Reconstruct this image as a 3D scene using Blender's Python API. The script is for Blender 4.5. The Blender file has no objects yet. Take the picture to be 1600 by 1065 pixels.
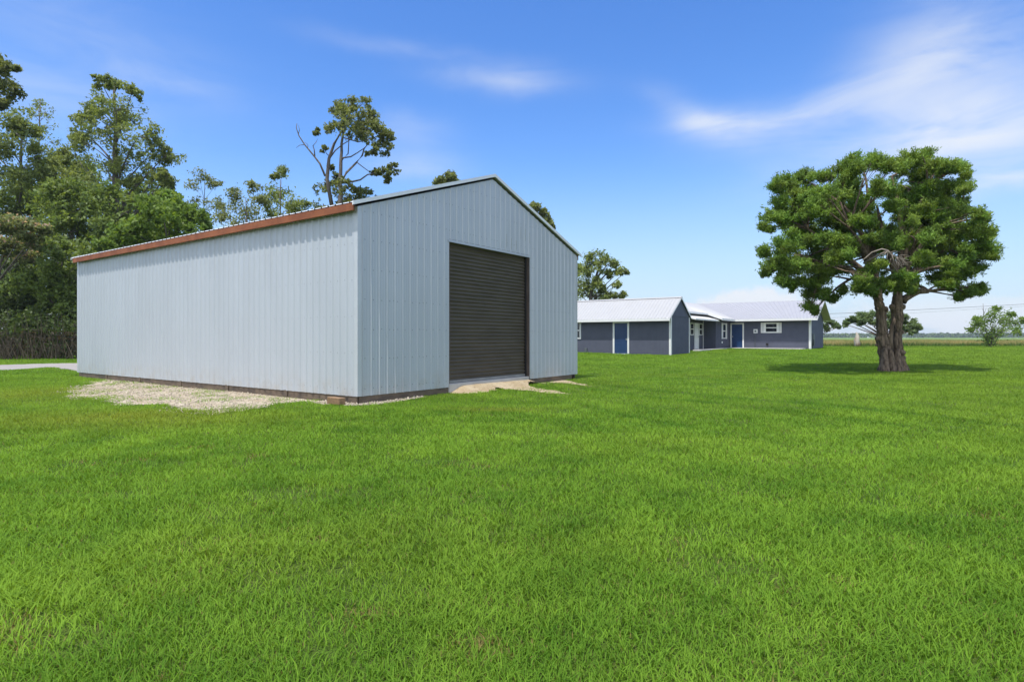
import bpy, math, random
import numpy as np
from math import sin, cos, pi, radians, sqrt, atan2
from mathutils import Vector, Matrix

random.seed(7)
RNG = np.random.default_rng(11)
S = bpy.context.scene
COL = S.collection

# ------------------------------------------------------------------ camera
CAMH, HOR, FPX = 1.37, 526.7, 924.0
cd = bpy.data.cameras.new("camera")
cd.sensor_width = 36.0
cd.lens = FPX / 1600 * 36.0
cd.shift_y = -(532.5 - HOR) / 1600.0
cd.clip_start, cd.clip_end = 0.05, 9000
cam = bpy.data.objects.new("camera", cd)
cam.location = (0, 0, CAMH)
cam.rotation_euler = (radians(90), 0, 0)
COL.objects.link(cam)
S.camera = cam

# ------------------------------------------------------------------ view
S.view_settings.view_transform = 'Standard'
S.view_settings.look = 'None'
S.view_settings.gamma = 1.0
S.view_settings.exposure = 0.60
S.view_settings.use_curve_mapping = False

# ------------------------------------------------------------------ sun and sky
SUN_EL = radians(70.5)
SUN_AZ = atan2(-0.55, -0.835)            # clockwise from +Y
sd = bpy.data.lights.new("sun", 'SUN')
sd.energy = 3.1
sd.angle = radians(0.53)
sd.color = (1.0, 0.965, 0.9)
so = bpy.data.objects.new("sun", sd)
tosun = Vector((sin(SUN_AZ) * cos(SUN_EL), cos(SUN_AZ) * cos(SUN_EL), sin(SUN_EL)))
so.rotation_euler = tosun.to_track_quat('Z', 'Y').to_euler()
so.location = (-20, -40, 60)
COL.objects.link(so)

W = bpy.data.worlds.new("World")
S.world = W
W.use_nodes = True
wt = W.node_tree
wt.nodes.clear()


class NT:
    """small helper for building node graphs out of values and sockets"""
    def __init__(self, t):
        self.t = t

    def n(self, kind, **kw):
        nd = self.t.nodes.new(kind)
        for k, v in kw.items():
            setattr(nd, k, v)
        return nd

    def put(self, sock, v):
        if isinstance(v, bpy.types.NodeSocket):
            self.t.links.new(v, sock)
        elif isinstance(v, (tuple, list)) and len(v) == 3 and sock.type == 'RGBA':
            sock.default_value = (*v, 1)
        else:
            sock.default_value = v

    def m(self, op, a, b=0.0, c=0.0):
        nd = self.n('ShaderNodeMath', operation=op)
        self.put(nd.inputs[0], a)
        self.put(nd.inputs[1], b)
        self.put(nd.inputs[2], c)
        return nd.outputs[0]

    def mix(self, f, a, b, blend='MIX'):
        nd = self.n('ShaderNodeMix', data_type='RGBA', blend_type=blend)
        self.put(nd.inputs[0], f)
        self.put(nd.inputs[6], a)
        self.put(nd.inputs[7], b)
        return nd.outputs[2]

    def noise(self, vec, scale, detail=4.0, rough=0.55, dist=0.0):
        nd = self.n('ShaderNodeTexNoise')
        if vec is not None:
            self.t.links.new(vec, nd.inputs['Vector'])
        nd.inputs['Scale'].default_value = scale
        nd.inputs['Detail'].default_value = detail
        nd.inputs['Roughness'].default_value = rough
        nd.inputs['Distortion'].default_value = dist
        return nd.outputs[0]

    def ramp(self, v, lo, hi, smooth=True):
        nd = self.n('ShaderNodeMapRange', interpolation_type='SMOOTHSTEP' if smooth else 'LINEAR')
        self.put(nd.inputs[0], v)
        nd.inputs[1].default_value = lo
        nd.inputs[2].default_value = hi
        return nd.outputs[0]

    def mapping(self, vec, scale=(1, 1, 1), rot=(0, 0, 0)):
        nd = self.n('ShaderNodeMapping')
        self.t.links.new(vec, nd.inputs[0])
        nd.inputs['Scale'].default_value = scale
        nd.inputs['Rotation'].default_value = rot
        return nd.outputs[0]


def build_world():
    q = NT(wt)
    out = q.n('ShaderNodeOutputWorld')
    bg = q.n('ShaderNodeBackground')
    sky = q.n('ShaderNodeTexSky')
    sky.sky_type = 'NISHITA'
    sky.sun_disc = False
    sky.sun_elevation = SUN_EL
    sky.sun_rotation = SUN_AZ
    sky.air_density = 1.0
    sky.dust_density = 0.6
    sky.ozone_density = 2.0
    hs = q.n('ShaderNodeHueSaturation')
    hs.inputs['Hue'].default_value = 0.511
    hs.inputs['Saturation'].default_value = 1.32
    hs.inputs['Value'].default_value = 1.12
    q.put(hs.inputs['Color'], sky.outputs[0])
    tc = q.n('ShaderNodeTexCoord')
    v = tc.outputs['Generated']
    sp = q.n('ShaderNodeSeparateXYZ')
    q.put(sp.inputs[0], v)
    az = q.m('ARCTAN2', sp.outputs[0], sp.outputs[1])
    el = q.m('ARCSINE', sp.outputs[2])
    # a gentle warp so that the cirrus streaks are ragged
    w1 = q.m('SUBTRACT', q.noise(v, 3.0, 3, 0.6), 0.5)
    w2 = q.m('SUBTRACT', q.noise(q.mapping(v, (1, 1, 1), (0.6, 0.2, 1.0)), 6.0, 4, 0.6), 0.5)
    az2 = q.m('ADD', az, q.m('MULTIPLY', w1, 0.09))
    el2 = q.m('ADD', el, q.m('MULTIPLY', w2, 0.045))
    tot = None
    # azimuth deg, elevation deg, half length deg, half height deg, tilt deg, strength
    streaks = []

    def at(px, py, a, b, tilt, st):
        dx, dz = (px - 800) / FPX, (HOR - py) / FPX
        r = sqrt(1 + dx * dx)
        streaks.append((math.atan(dx), math.atan(dz / r), a / FPX / (1 + dx * dx), b / FPX / r, radians(tilt), st))
    at(785, 128, 75, 15, -2, .42)
    at(1075, 178, 60, 18, -28, .38)
    at(1130, 196, 80, 17, -4, .42)
    at(1240, 182, 120, 26, 10, .28)
    at(1350, 150, 120, 44, 20, .27)
    at(1450, 92, 95, 75, 30, .30)
    at(1545, 75, 150, 85, 10, .17)
    at(1430, 212, 190, 38, 10, .30)
    at(1560, 215, 150, 60, 8, .60)
    at(1570, 285, 80, 13, 2, .45)
    at(1330, 260, 120, 30, 10, .10)
    at(60, 150, 170, 45, -8, .22)
    at(120, 60, 220, 60, -10, .16)
    at(260, 128, 110, 14, -4, .13)
    at(640, 80, 120, 11, -4, .14)
    at(640, 205, 50, 16, 0, .22)
    at(650, 258, 60, 20, 0, .28)
    for (a0, e0, a, b, t, st) in streaks:
        dx = q.m('SUBTRACT', az2, a0)
        dy = q.m('SUBTRACT', el2, e0)
        p = q.m('ADD', q.m('MULTIPLY', dx, cos(t) / a), q.m('MULTIPLY', dy, sin(t) / a))
        r = q.m('ADD', q.m('MULTIPLY', dx, -sin(t) / b), q.m('MULTIPLY', dy, cos(t) / b))
        s2 = q.m('ADD', q.m('MULTIPLY', p, p), q.m('MULTIPLY', r, r))
        g = q.m('MULTIPLY', q.m('EXPONENT', q.m('MULTIPLY', s2, -0.7)), st)
        tot = g if tot is None else q.m('ADD', tot, g)
    fib = q.noise(q.mapping(v, (3, 3, 12), (0.12, 0.1, 0.3)), 1.8, 6, 0.58, 0.5)
    tot = q.m('MULTIPLY', tot, q.ramp(fib, 0.12, 0.72))
    tot = q.m('MULTIPLY', tot, 1.08)
    # low cumulus near the horizon
    cz = q.noise(q.mapping(v, (1, 1, 2.6)), 9.0, 6, 0.6)
    band = q.m('MULTIPLY', q.ramp(el, 0.085, 0.02), q.ramp(cz, 0.44, 0.58))
    tot = q.m('MAXIMUM', tot, q.m('MULTIPLY', band, 0.75))
    # a heap of cumulus above the far house roof
    hx = q.m('DIVIDE', q.m('SUBTRACT', az, 0.385), 0.085)
    hy = q.m('DIVIDE', q.m('SUBTRACT', el, 0.040), 0.040)
    hr = q.m('ADD', q.m('MULTIPLY', hx, hx), q.m('MULTIPLY', hy, hy))
    hr = q.m('ADD', hr, q.m('MULTIPLY', q.m('SUBTRACT', q.noise(v, 34.0, 5, 0.6), 0.5), 1.8))
    tot = q.m('MAXIMUM', tot, q.m('MULTIPLY', q.ramp(hr, 1.2, 0.5), 0.95))
    # unseen bright clouds added overhead and behind the camera as neutral fill light
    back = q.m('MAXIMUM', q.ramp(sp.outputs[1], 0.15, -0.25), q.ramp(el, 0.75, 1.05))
    fill_clouds = q.m('MULTIPLY', q.ramp(q.noise(q.mapping(v, (1, 1, 1.6)), 2.6, 6, 0.6), 0.40, 0.58), back)
    lowhaze = q.m('MULTIPLY', q.ramp(el, 0.30, 0.0), 0.80)
    skyc = q.mix(lowhaze, hs.outputs[0], (2.35, 3.05, 4.15))
    col = q.mix(q.m('MINIMUM', tot, 0.92), skyc, (4.1, 4.3, 4.6))
    col = q.mix(q.m('MULTIPLY', fill_clouds, q.ramp(el, -0.02, 0.08)), col, (6.9, 7.2, 7.5))
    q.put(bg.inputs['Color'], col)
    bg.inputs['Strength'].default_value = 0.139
    q.put(out.inputs[0], bg.outputs[0])


build_world()

# ------------------------------------------------------------------ measuring helpers
E1 = np.array((0.57851, 0.81568))           # along the barn's gable front, away to the right
E2 = np.array((-0.81568, 0.57851))          # along the barn's long side, away to the left
ROT = atan2(E1[1], E1[0])


def sstep(t):
    t = np.clip(t, 0, 1)
    return t * t * (3 - 2 * t)


def hz(x, y):
    """height of the ground"""
    x = np.asarray(x, float)
    y = np.asarray(y, float)
    z = 0.42 * sstep((y - 22) / 28) * sstep((x + 14) / 14)
    z = z + 0.014 * np.sin(x * 0.9 + 0.4 * y) * np.sin(y * 0.7 - 0.3 * x) * sstep((y - 2) / 5)
    return z


def P(px, py, d):
    return Vector(((px - 800) / FPX * d, d, CAMH - (py - HOR) / FPX * d))


def G(px, py):
    d = CAMH * FPX / (py - HOR)
    for _ in range(30):
        d = (CAMH - float(hz((px - 800) / FPX * d, d))) * FPX / (py - HOR)
    return ((px - 800) / FPX * d, d)


def vnoise(x, y, scale, seed=0):
    """smooth value noise on arrays, 0..1"""
    r = np.random.default_rng(1000 + seed).random((256, 256))
    x = np.asarray(x) * scale + 37.3
    y = np.asarray(y) * scale + 11.7
    xi = np.floor(x).astype(int)
    yi = np.floor(y).astype(int)
    fx = x - xi
    fy = y - yi
    fx = fx * fx * (3 - 2 * fx)
    fy = fy * fy * (3 - 2 * fy)
    a = r[xi % 256, yi % 256]
    b = r[(xi + 1) % 256, yi % 256]
    c = r[xi % 256, (yi + 1) % 256]
    d = r[(xi + 1) % 256, (yi + 1) % 256]
    return (a * (1 - fx) + b * fx) * (1 - fy) + (c * (1 - fx) + d * fx) * fy


def fnoise(x, y, scale, seed=0, oct=4):
    s, a, t = 0, 1.0, 0
    for k in range(oct):
        s = s + a * vnoise(x, y, scale * 2 ** k, seed + k)
        t += a
        a *= 0.55
    return s / t


def inpoly(x, y, poly):
    c = np.zeros(np.shape(x), bool)
    n = len(poly)
    for i in range(n):
        x1, y1 = poly[i]
        x2, y2 = poly[(i + 1) % n]
        if y1 == y2:
            continue
        hit = ((y1 > y) != (y2 > y)) & (x < (x2 - x1) * (y - y1) / (y2 - y1) + x1)
        c ^= hit
    return c


# ------------------------------------------------------------------ object helpers
def tag(o, label=None, cat=None, group=None, kind=None):
    if label:
        o['label'] = label
    if cat:
        o['category'] = cat
    if group:
        o['group'] = group
    if kind:
        o['kind'] = kind
    return o


def thing(name, label, cat, loc=(0, 0, 0), rz=0.0, group=None):
    o = bpy.data.objects.new(name, None)
    o.empty_display_size = 0.3
    o.location = loc
    o.rotation_euler = (0, 0, rz)
    COL.objects.link(o)
    return tag(o, label, cat, group)


class MB:
    def __init__(self):
        self.v, self.f, self.mi, self.sm = [], [], [], []

    def add(self, vs, fs, mi=0, smooth=False):
        o = len(self.v)
        self.v += [tuple(p) for p in vs]
        for f in fs:
            self.f.append([o + i for i in f])
            self.mi.append(mi)
            self.sm.append(smooth)

    def box(self, x0, x1, y0, y1, z0, z1, mi=0, c=0.0):
        """box with small chamfers on the edges when c > 0"""
        if c <= 0:
            vs = [(x, y, z) for x in (x0, x1) for y in (y0, y1) for z in (z0, z1)]
            fs = [(0, 1, 3, 2), (4, 6, 7, 5), (0, 4, 5, 1), (2, 3, 7, 6), (0, 2, 6, 4), (1, 5, 7, 3)]
            self.add(vs, fs, mi)
            return
        bm = _chamfer(x0, x1, y0, y1, z0, z1, c)
        self.add(bm[0], bm[1], mi)

    def prism(self, poly, ax, t0, t1, mi=0):
        """poly: list of (a,b); extruded along ax ('x','y','z') between t0 and t1"""
        n = len(poly)

        def mk(a, b, t):
            return {'x': (t, a, b), 'y': (a, t, b), 'z': (a, b, t)}[ax]
        vs = [mk(a, b, t0) for a, b in poly] + [mk(a, b, t1) for a, b in poly]
        fs = [tuple(range(n - 1, -1, -1)), tuple(range(n, 2 * n))]
        fs += [(i, (i + 1) % n, n + (i + 1) % n, n + i) for i in range(n)]
        self.add(vs, fs, mi)

    def tube(self, pts, rad, seg=8, mi=0, cap=True, wob=0.0, flute=0.0):
        pts = [Vector(p) for p in pts]
        n = len(pts)
        if not hasattr(rad, '__len__'):
            rad = [rad] * n
        o = len(self.v)
        up = Vector((0.13, 0.2, 0.97))
        for i, p in enumerate(pts):
            t = (pts[min(i + 1, n - 1)] - pts[max(i - 1, 0)])
            if t.length < 1e-9:
                t = Vector((0, 0, 1))
            t.normalize()
            a = t.cross(up if abs(t.dot(up)) < 0.9 else Vector((1, 0.1, 0)))
            a.normalize()
            b = t.cross(a)
            for k in range(seg):
                an = 2 * pi * k / seg
                r = rad[i] * (1 + (random.uniform(-wob, wob) if wob else 0) + flute * (sin(5 * an + 0.35 * i) + 0.6 * sin(9 * an - 0.25 * i + 1.3)))
                self.v.append(tuple(p + a * (cos(an) * r) + b * (sin(an) * r)))
        for i in range(n - 1):
            for k in range(seg):
                k2 = (k + 1) % seg
                self.f.append([o + i * seg + k, o + i * seg + k2, o + (i + 1) * seg + k2, o + (i + 1) * seg + k])
                self.mi.append(mi)
                self.sm.append(True)
        if cap:
            self.f.append([o + k for k in range(seg - 1, -1, -1)])
            self.f.append([o + (n - 1) * seg + k for k in range(seg)])
            self.mi += [mi, mi]
            self.sm += [False, False]

    def build(self, name, mats, parent=None, label=None):
        me = bpy.data.meshes.new(name)
        me.from_pydata(self.v, [], self.f)
        if not isinstance(mats, (list, tuple)):
            mats = [mats]
        for m in mats:
            me.materials.append(m)
        me.polygons.foreach_set('material_index', self.mi)
        me.polygons.foreach_set('use_smooth', self.sm)
        me.update()
        o = bpy.data.objects.new(name, me)
        COL.objects.link(o)
        if parent is not None:
            o.parent = parent
        if label:
            o['label'] = label
        return o


def _chamfer(x0, x1, y0, y1, z0, z1, c):
    import bmesh
    bm = bmesh.new()
    bmesh.ops.create_cube(bm, size=1.0)
    for v in bm.verts:
        v.co = ((x0 + x1) / 2 + v.co.x * (x1 - x0), (y0 + y1) / 2 + v.co.y * (y1 - y0), (z0 + z1) / 2 + v.co.z * (z1 - z0))
    bmesh.ops.bevel(bm, geom=bm.edges[:], offset=c, segments=1, affect='EDGES')
    bm.verts.index_update()
    r = ([tuple(v.co) for v in bm.verts], [[v.index for v in f.verts] for f in bm.faces])
    bm.free()
    return r


def np_mesh(name, verts, loops, starts, totals, mats, parent=None, tint=None, smooth=False, mi=None):
    """mesh straight from arrays; tint = one colour per vertex, (n,3)"""
    me = bpy.data.meshes.new(name)
    me.vertices.add(len(verts))
    me.vertices.foreach_set('co', np.ascontiguousarray(verts, np.float32).ravel())
    me.loops.add(len(loops))
    me.loops.foreach_set('vertex_index', np.ascontiguousarray(loops, np.int32))
    me.polygons.add(len(starts))
    me.polygons.foreach_set('loop_start', np.ascontiguousarray(starts, np.int32))
    me.polygons.foreach_set('loop_total', np.ascontiguousarray(totals, np.int32))
    for m in (mats if isinstance(mats, (list, tuple)) else [mats]):
        me.materials.append(m)
    if mi is not None:
        me.polygons.foreach_set('material_index', np.ascontiguousarray(mi, np.int32))
    me.update(calc_edges=True)
    if smooth:
        me.polygons.foreach_set('use_smooth', np.ones(len(starts), bool))
    if tint is not None:
        a = me.attributes.new('tint', 'FLOAT_COLOR', 'POINT')
        c = np.ones((len(verts), 4), np.float32)
        c[:, :3] = tint
        a.data.foreach_set('color', c.ravel())
    me.validate()
    o = bpy.data.objects.new(name, me)
    COL.objects.link(o)
    if parent is not None:
        o.parent = parent
    return o


# ------------------------------------------------------------------ materials
def mat(name, col, rough=0.6, metal=0.0, vary=0.0, vscale=4.0, vstretch=(1, 1, 1), bump=0.0, bscale=30.0, spec=0.5, col2=None, coat=0.0):
    m = bpy.data.materials.new(name)
    m.use_nodes = True
    t = m.node_tree
    q = NT(t)
    b = t.nodes['Principled BSDF']
    b.inputs['Roughness'].default_value = rough
    b.inputs['Metallic'].default_value = metal
    b.inputs['Specular IOR Level'].default_value = spec
    b.inputs['Coat Weight'].default_value = coat
    tc = q.n('ShaderNodeTexCoord')
    v = q.mapping(tc.outputs['Object'], vstretch)
    if vary > 0 or col2:
        n = q.noise(v, vscale, 5, 0.6)
        c2 = col2 or tuple(min(1, c * (1 - vary)) for c in col)
        q.put(b.inputs['Base Color'], q.mix(q.ramp(n, 0.32, 0.68), col, c2))
        q.put(b.inputs['Roughness'], q.m('MULTIPLY_ADD', n, 0.2, rough - 0.1))
    else:
        b.inputs['Base Color'].default_value = (*col, 1)
    if bump > 0:
        bn = q.n('ShaderNodeBump')
        bn.inputs['Strength'].default_value = bump
        bn.inputs['Distance'].default_value = 0.02
        q.put(bn.inputs['Height'], q.noise(v, bscale, 5, 0.65))
        q.put(b.inputs['Normal'], bn.outputs[0])
    return m


def mat_leaf(name, transl=0.35, rough=0.5, spec=0.35, up=0.0):
    """thin leaves: colour from the tint attribute, part of the light passes through"""
    m = bpy.data.materials.new(name)
    m.use_nodes = True
    t = m.node_tree
    t.nodes.clear()
    q = NT(t)
    out = q.n('ShaderNodeOutputMaterial')
    at = q.n('ShaderNodeAttribute', attribute_name='tint')
    pb = q.n('ShaderNodeBsdfPrincipled')
    pb.inputs['Roughness'].default_value = rough
    pb.inputs['Specular IOR Level'].default_value = spec
    q.put(pb.inputs['Base Color'], at.outputs['Color'])
    tr = q.n('ShaderNodeBsdfTranslucent')
    q.put(tr.inputs['Color'], q.mix(1.0, at.outputs['Color'], (1.25, 1.15, 0.55), 'MULTIPLY'))
    if up > 0:
        ge = q.n('ShaderNodeNewGeometry')
        va = q.n('ShaderNodeVectorMath', operation='SCALE')
        q.put(va.inputs[0], ge.outputs['Normal'])
        va.inputs['Scale'].default_value = 1 - up
        vb = q.n('ShaderNodeVectorMath', operation='ADD')
        q.put(vb.inputs[0], va.outputs[0])
        vb.inputs[1].default_value = (0, 0, up)
        vc = q.n('ShaderNodeVectorMath', operation='NORMALIZE')
        q.put(vc.inputs[0], vb.outputs[0])
        q.put(pb.inputs['Normal'], vc.outputs[0])
    mx = q.n('ShaderNodeMixShader')
    mx.inputs[0].default_value = transl
    q.put(mx.inputs[1], pb.outputs[0])
    q.put(mx.inputs[2], tr.outputs[0])
    q.put(out.inputs[0], mx.outputs[0])
    return m


M = {}


def panel_tone(m):
    """each three-foot sheet has its own slight tone; soil splashes up the lowest foot"""
    t = m.node_tree
    q = NT(t)
    b = t.nodes['Principled BSDF']
    old = b.inputs['Base Color'].links[0].from_socket
    tc = q.n('ShaderNodeTexCoord')
    sp = q.n('ShaderNodeSeparateXYZ')
    q.put(sp.inputs[0], tc.outputs['Object'])
    k = q.m('FLOOR', q.m('DIVIDE', q.m('ADD', sp.outputs[0], sp.outputs[1]), 0.9144))
    wn = q.n('ShaderNodeTexWhiteNoise', noise_dimensions='1D')
    q.put(wn.inputs['W'], k)
    c = q.mix(q.m('MULTIPLY', wn.outputs[0], 0.08), old, (0.36, 0.38, 0.40))
    spl = q.m('MULTIPLY', q.ramp(sp.outputs[2], 0.75, 0.12), q.ramp(q.noise(tc.outputs['Object'], 3.5, 5, 0.7), 0.35, 0.75))
    c = q.mix(q.m('MULTIPLY', spl, 0.45), c, (0.40, 0.34, 0.26))
    st = q.noise(q.mapping(tc.outputs['Object'], (7, 7, 0.35)), 1.5, 4, 0.6)
    c = q.mix(q.m('MULTIPLY', q.ramp(st, 0.55, 0.8), 0.13), c, (0.40, 0.40, 0.38))
    q.put(b.inputs['Base Color'], c)


M['panel'] = mat('barn_panel', (0.485, 0.52, 0.565), 0.40, 0.15, 0.06, 1.2, (1, 1, 0.25), 0.03, 5.0)
panel_tone(M['panel'])
M['panel_trim'] = mat('barn_trim', (0.53, 0.555, 0.585), 0.42, 0.2, 0.06, 3.0)
M['rake'] = mat('rake_trim_white', (0.78, 0.79, 0.80), 0.4, 0.05, 0.05, 3.0)
M['screw'] = mat('screw_head', (0.20, 0.22, 0.24), 0.5, 0.5)
M['stain'] = mat('rib_scuff', (0.30, 0.31, 0.27), 0.7)
M['barn_roof'] = mat('barn_roof_metal', (0.66, 0.68, 0.70), 0.35, 0.4, 0.06, 2.0)
M['fascia'] = mat('cedar_fascia', (0.30, 0.095, 0.032), 0.7, 0, 0, 2.0, (1, 1, 1), 0.15, 20, col2=(0.20, 0.058, 0.020))
M['skirt'] = mat('skirt_wood', (0.17, 0.125, 0.085), 0.85, 0, 0, 2.5, (1, 1, 3), 0.3, 15, col2=(0.09, 0.07, 0.055))
M['jamb'] = mat('jamb_wood', (0.13, 0.095, 0.075), 0.8, 0, 0.35, 6, (3, 3, 0.5), 0.2, 12)
M['curtain'] = mat('roll_curtain', (0.092, 0.074, 0.052), 0.55, 0.1, 0.25, 1.5, (0.6, 1, 2.5))
M['curtain_bar'] = mat('curtain_bar', (0.32, 0.31, 0.30), 0.5, 0.3, 0.2, 3)
M['concrete'] = mat('concrete', (0.50, 0.48, 0.45), 0.85, 0, 0.2, 1.5, (1, 1, 1), 0.2, 40)
M['block'] = mat('timber_end', (0.28, 0.17, 0.09), 0.8, 0, 0.35, 8, (1, 4, 4), 0.3, 20)
M['siding'] = mat('slate_siding', (0.083, 0.091, 0.132), 0.72, 0, 0.09, 1.6, (1, 1, 1), 0.05, 30)
M['white'] = mat('white_paint', (0.80, 0.80, 0.79), 0.5, 0, 0.05, 3)
M['white_roof'] = mat('white_roof_metal', (0.40, 0.40, 0.405), 0.5, 0.1, 0.05, 1.2)
M['lav_roof'] = mat('grey_white_roof_metal', (0.355, 0.354, 0.378), 0.5, 0.1, 0.06, 1.0)
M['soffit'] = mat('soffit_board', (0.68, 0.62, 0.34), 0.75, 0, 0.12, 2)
M['blue_door'] = mat('blue_door_paint', (0.014, 0.048, 0.14), 0.35, 0, 0.15, 1.0)
M['glass'] = mat('window_glass', (0.012, 0.015, 0.018), 0.06, 0, spec=0.9)
M['metal'] = mat('bare_metal', (0.55, 0.55, 0.55), 0.35, 0.9)
M['utility'] = mat('utility_box_grey', (0.10, 0.12, 0.13), 0.5, 0.2)
M['dark'] = mat('dark_void', (0.015, 0.015, 0.016), 0.9)
M['bark'] = mat('cedar_bark', (0.25, 0.185, 0.13), 0.95, 0, 0, 3.2, (4.0, 4.0, 0.6), 1.0, 5.0, col2=(0.075, 0.055, 0.04), spec=0.15)
M['bark2'] = mat('grey_bark', (0.15, 0.13, 0.11), 0.9, 0, 0.45, 3, (2, 2, 0.5), 0.8, 5)
M['dead'] = mat('dead_wood', (0.32, 0.27, 0.22), 0.85, 0, 0.3, 4)
M['twig'] = mat('dry_twig', (0.12, 0.095, 0.062), 0.9, 0, 0.4, 3)
M['snag'] = mat('bleached_snag', (0.50, 0.45, 0.38), 0.85, 0, 0, 2.0, (1, 1, 0.6), col2=(0.25, 0.16, 0.10))
M['wire'] = mat('wire', (0.05, 0.05, 0.05), 0.6)
M['leaf'] = mat_leaf('tree_leaf', 0.48, 0.5, 0.3, 0.35)
M['cedar'] = mat_leaf('cedar_spray', 0.36, 0.6, 0.2, 0.3)
M['blade'] = mat_leaf('grass_blade', 0.42, 0.6, 0.12, 0.5)
M['far'] = mat_leaf('far_wood', 0.15, 0.8, 0.1)


def mat_ground():
    m = mat('lawn_ground', (0.1, 0.1, 0.1), 0.95, spec=0.1)
    t = m.node_tree
    q = NT(t)
    b = t.nodes['Principled BSDF']
    ge = q.n('ShaderNodeNewGeometry')
    v = ge.outputs['Position']
    n1 = q.noise(v, 0.35, 4, 0.6)
    n2 = q.noise(v, 9.0, 5, 0.7)
    n3 = q.noise(v, 60.0, 3, 0.7)
    g = q.mix(q.ramp(n1, 0.35, 0.65), (0.055, 0.105, 0.012), (0.085, 0.125, 0.018))
    g = q.mix(q.m('MULTIPLY', q.ramp(n2, 0.5, 0.7), 0.5), g, (0.13, 0.10, 0.05))
    g = q.mix(q.ramp(n3, 0.42, 0.66), g, (0.022, 0.035, 0.008))
    q.put(b.inputs['Base Color'], g)
    return m


def mat_mix(name, stops, scale, scale2, rough=0.95):
    m = mat(name, stops[0], rough, spec=0.15)
    t = m.node_tree
    q = NT(t)
    b = t.nodes['Principled BSDF']
    ge = q.n('ShaderNodeNewGeometry')
    v = ge.outputs['Position']
    c = q.mix(q.ramp(q.noise(v, scale, 5, 0.65), 0.35, 0.65), stops[0], stops[1])
    c = q.mix(q.ramp(q.noise(v, scale2, 4, 0.7), 0.5, 0.72), c, stops[2])
    q.put(b.inputs['Base Color'], c)
    bn = q.n('ShaderNodeBump')
    bn.inputs['Strength'].default_value = 0.5
    bn.inputs['Distance'].default_value = 0.02
    q.put(bn.inputs['Height'], q.noise(v, scale2 * 2, 4, 0.7))
    q.put(b.inputs['Normal'], bn.outputs[0])
    return m


M['ground'] = mat_ground()
M['gravel'] = mat_mix('limestone_gravel', ((0.46, 0.40, 0.31), (0.36, 0.29, 0.21), (0.22, 0.17, 0.11)), 2.0, 25.0)
M['pebble'] = mat('limestone_pebble', (0.50, 0.43, 0.33), 0.9, 0, 0.5, 9.0)
M['sand'] = mat_mix('sandy_track', ((0.44, 0.36, 0.24), (0.36, 0.28, 0.17), (0.22, 0.16, 0.09)), 1.5, 12.0)
M['drive'] = mat_mix('driveway_concrete', ((0.34, 0.315, 0.29), (0.30, 0.275, 0.255), (0.25, 0.235, 0.215)), 0.6, 8.0)
M['field'] = mat_mix('crop_field', ((0.10, 0.20, 0.03), (0.16, 0.22, 0.05), (0.24, 0.20, 0.08)), 0.02, 0.11)

# ------------------------------------------------------------------ ground
C0 = np.array((-3.156, 12.1))               # the barn's near corner
BW, BL = 9.14, 14.62


def loc(o, x, y):
    p = np.asarray(o) + E1 * x + E2 * y
    return (float(p[0]), float(p[1]))


BARN_FOOT = [loc(C0, 0, 0), loc(C0, BW, 0), loc(C0, BW, BL), loc(C0, 0, BL)]

xs = np.concatenate(([-1090, -900, -400, -200, -120], np.arange(-80, 81, 1.0), [110, 160, 250, 500, 1000, 1500, 2090]))
ys = np.concatenate(([-60, -30, -15], np.arange(-8, 90, 1.0), [100, 120, 160, 240, 400, 800, 1140]))
gx, gy = np.meshgrid(xs, ys)
gv = np.stack([gx.ravel(), gy.ravel(), hz(gx, gy).ravel()], 1)
nx, ny = len(xs), len(ys)
ii, jj = np.meshgrid(np.arange(nx - 1), np.arange(ny - 1))
a = (jj * nx + ii).ravel()
gl = np.stack([a, a + 1, a + nx + 1, a + nx], 1).ravel()
k = np.arange(len(a))
tag(np_mesh('ground', gv, gl, k * 4, np.full(len(a), 4), M['ground'], smooth=True), kind='structure')


def patch(name, poly, material, cell, warp, wscale, lift, seed, extra=None, zfun=None):
    """a ragged sheet lying on the ground inside a polygon; returns the object"""
    px = [p[0] for p in poly]
    py = [p[1] for p in poly]
    x = np.arange(min(px) - 1, max(px) + 1, cell)
    y = np.arange(min(py) - 1, max(py) + 1, cell)
    X, Y = np.meshgrid(x, y)
    n_x, n_y = len(x), len(y)
    cx, cy = X[:-1, :-1] + cell / 2, Y[:-1, :-1] + cell / 2
    keep = warped(cx, cy, poly, warp, wscale, seed)
    keep &= ~inpoly(cx, cy, BARN_FOOT)
    Z = hz(X, Y) + lift + (zfun(X, Y) if zfun else 0)
    V = np.stack([X.ravel(), Y.ravel(), Z.ravel()], 1)
    i, j = np.meshgrid(np.arange(n_x - 1), np.arange(n_y - 1))
    a = (j * n_x + i)[keep]
    L = np.stack([a, a + 1, a + n_x + 1, a + n_x], 1)
    used, inv = np.unique(L.ravel(), return_inverse=True)
    V = V[used]
    nf = len(a)
    loops, starts, totals, mi = inv, np.arange(nf) * 4, np.full(nf, 4), np.zeros(nf, int)
    mats = [material]
    if extra is not None:
        ev, ef = extra
        o = len(V)
        V = np.concatenate([V, ev])
        starts = np.concatenate([starts, len(loops) + np.arange(len(ef)) * 3])
        totals = np.concatenate([totals, np.full(len(ef), 3)])
        mi = np.concatenate([mi, np.ones(len(ef), int)])
        loops = np.concatenate([loops, (ef + o).ravel()])
        mats.append(M['pebble'])
    return np_mesh(name, V, loops, starts, totals, mats, mi=mi)


def warped(x, y, poly, warp, wscale, seed):
    wx = (fnoise(x, y, wscale, seed) - 0.5) * 2 * warp
    wy = (fnoise(x, y, wscale, seed + 20) - 0.5) * 2 * warp
    return inpoly(x + wx, y + wy, poly)


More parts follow.
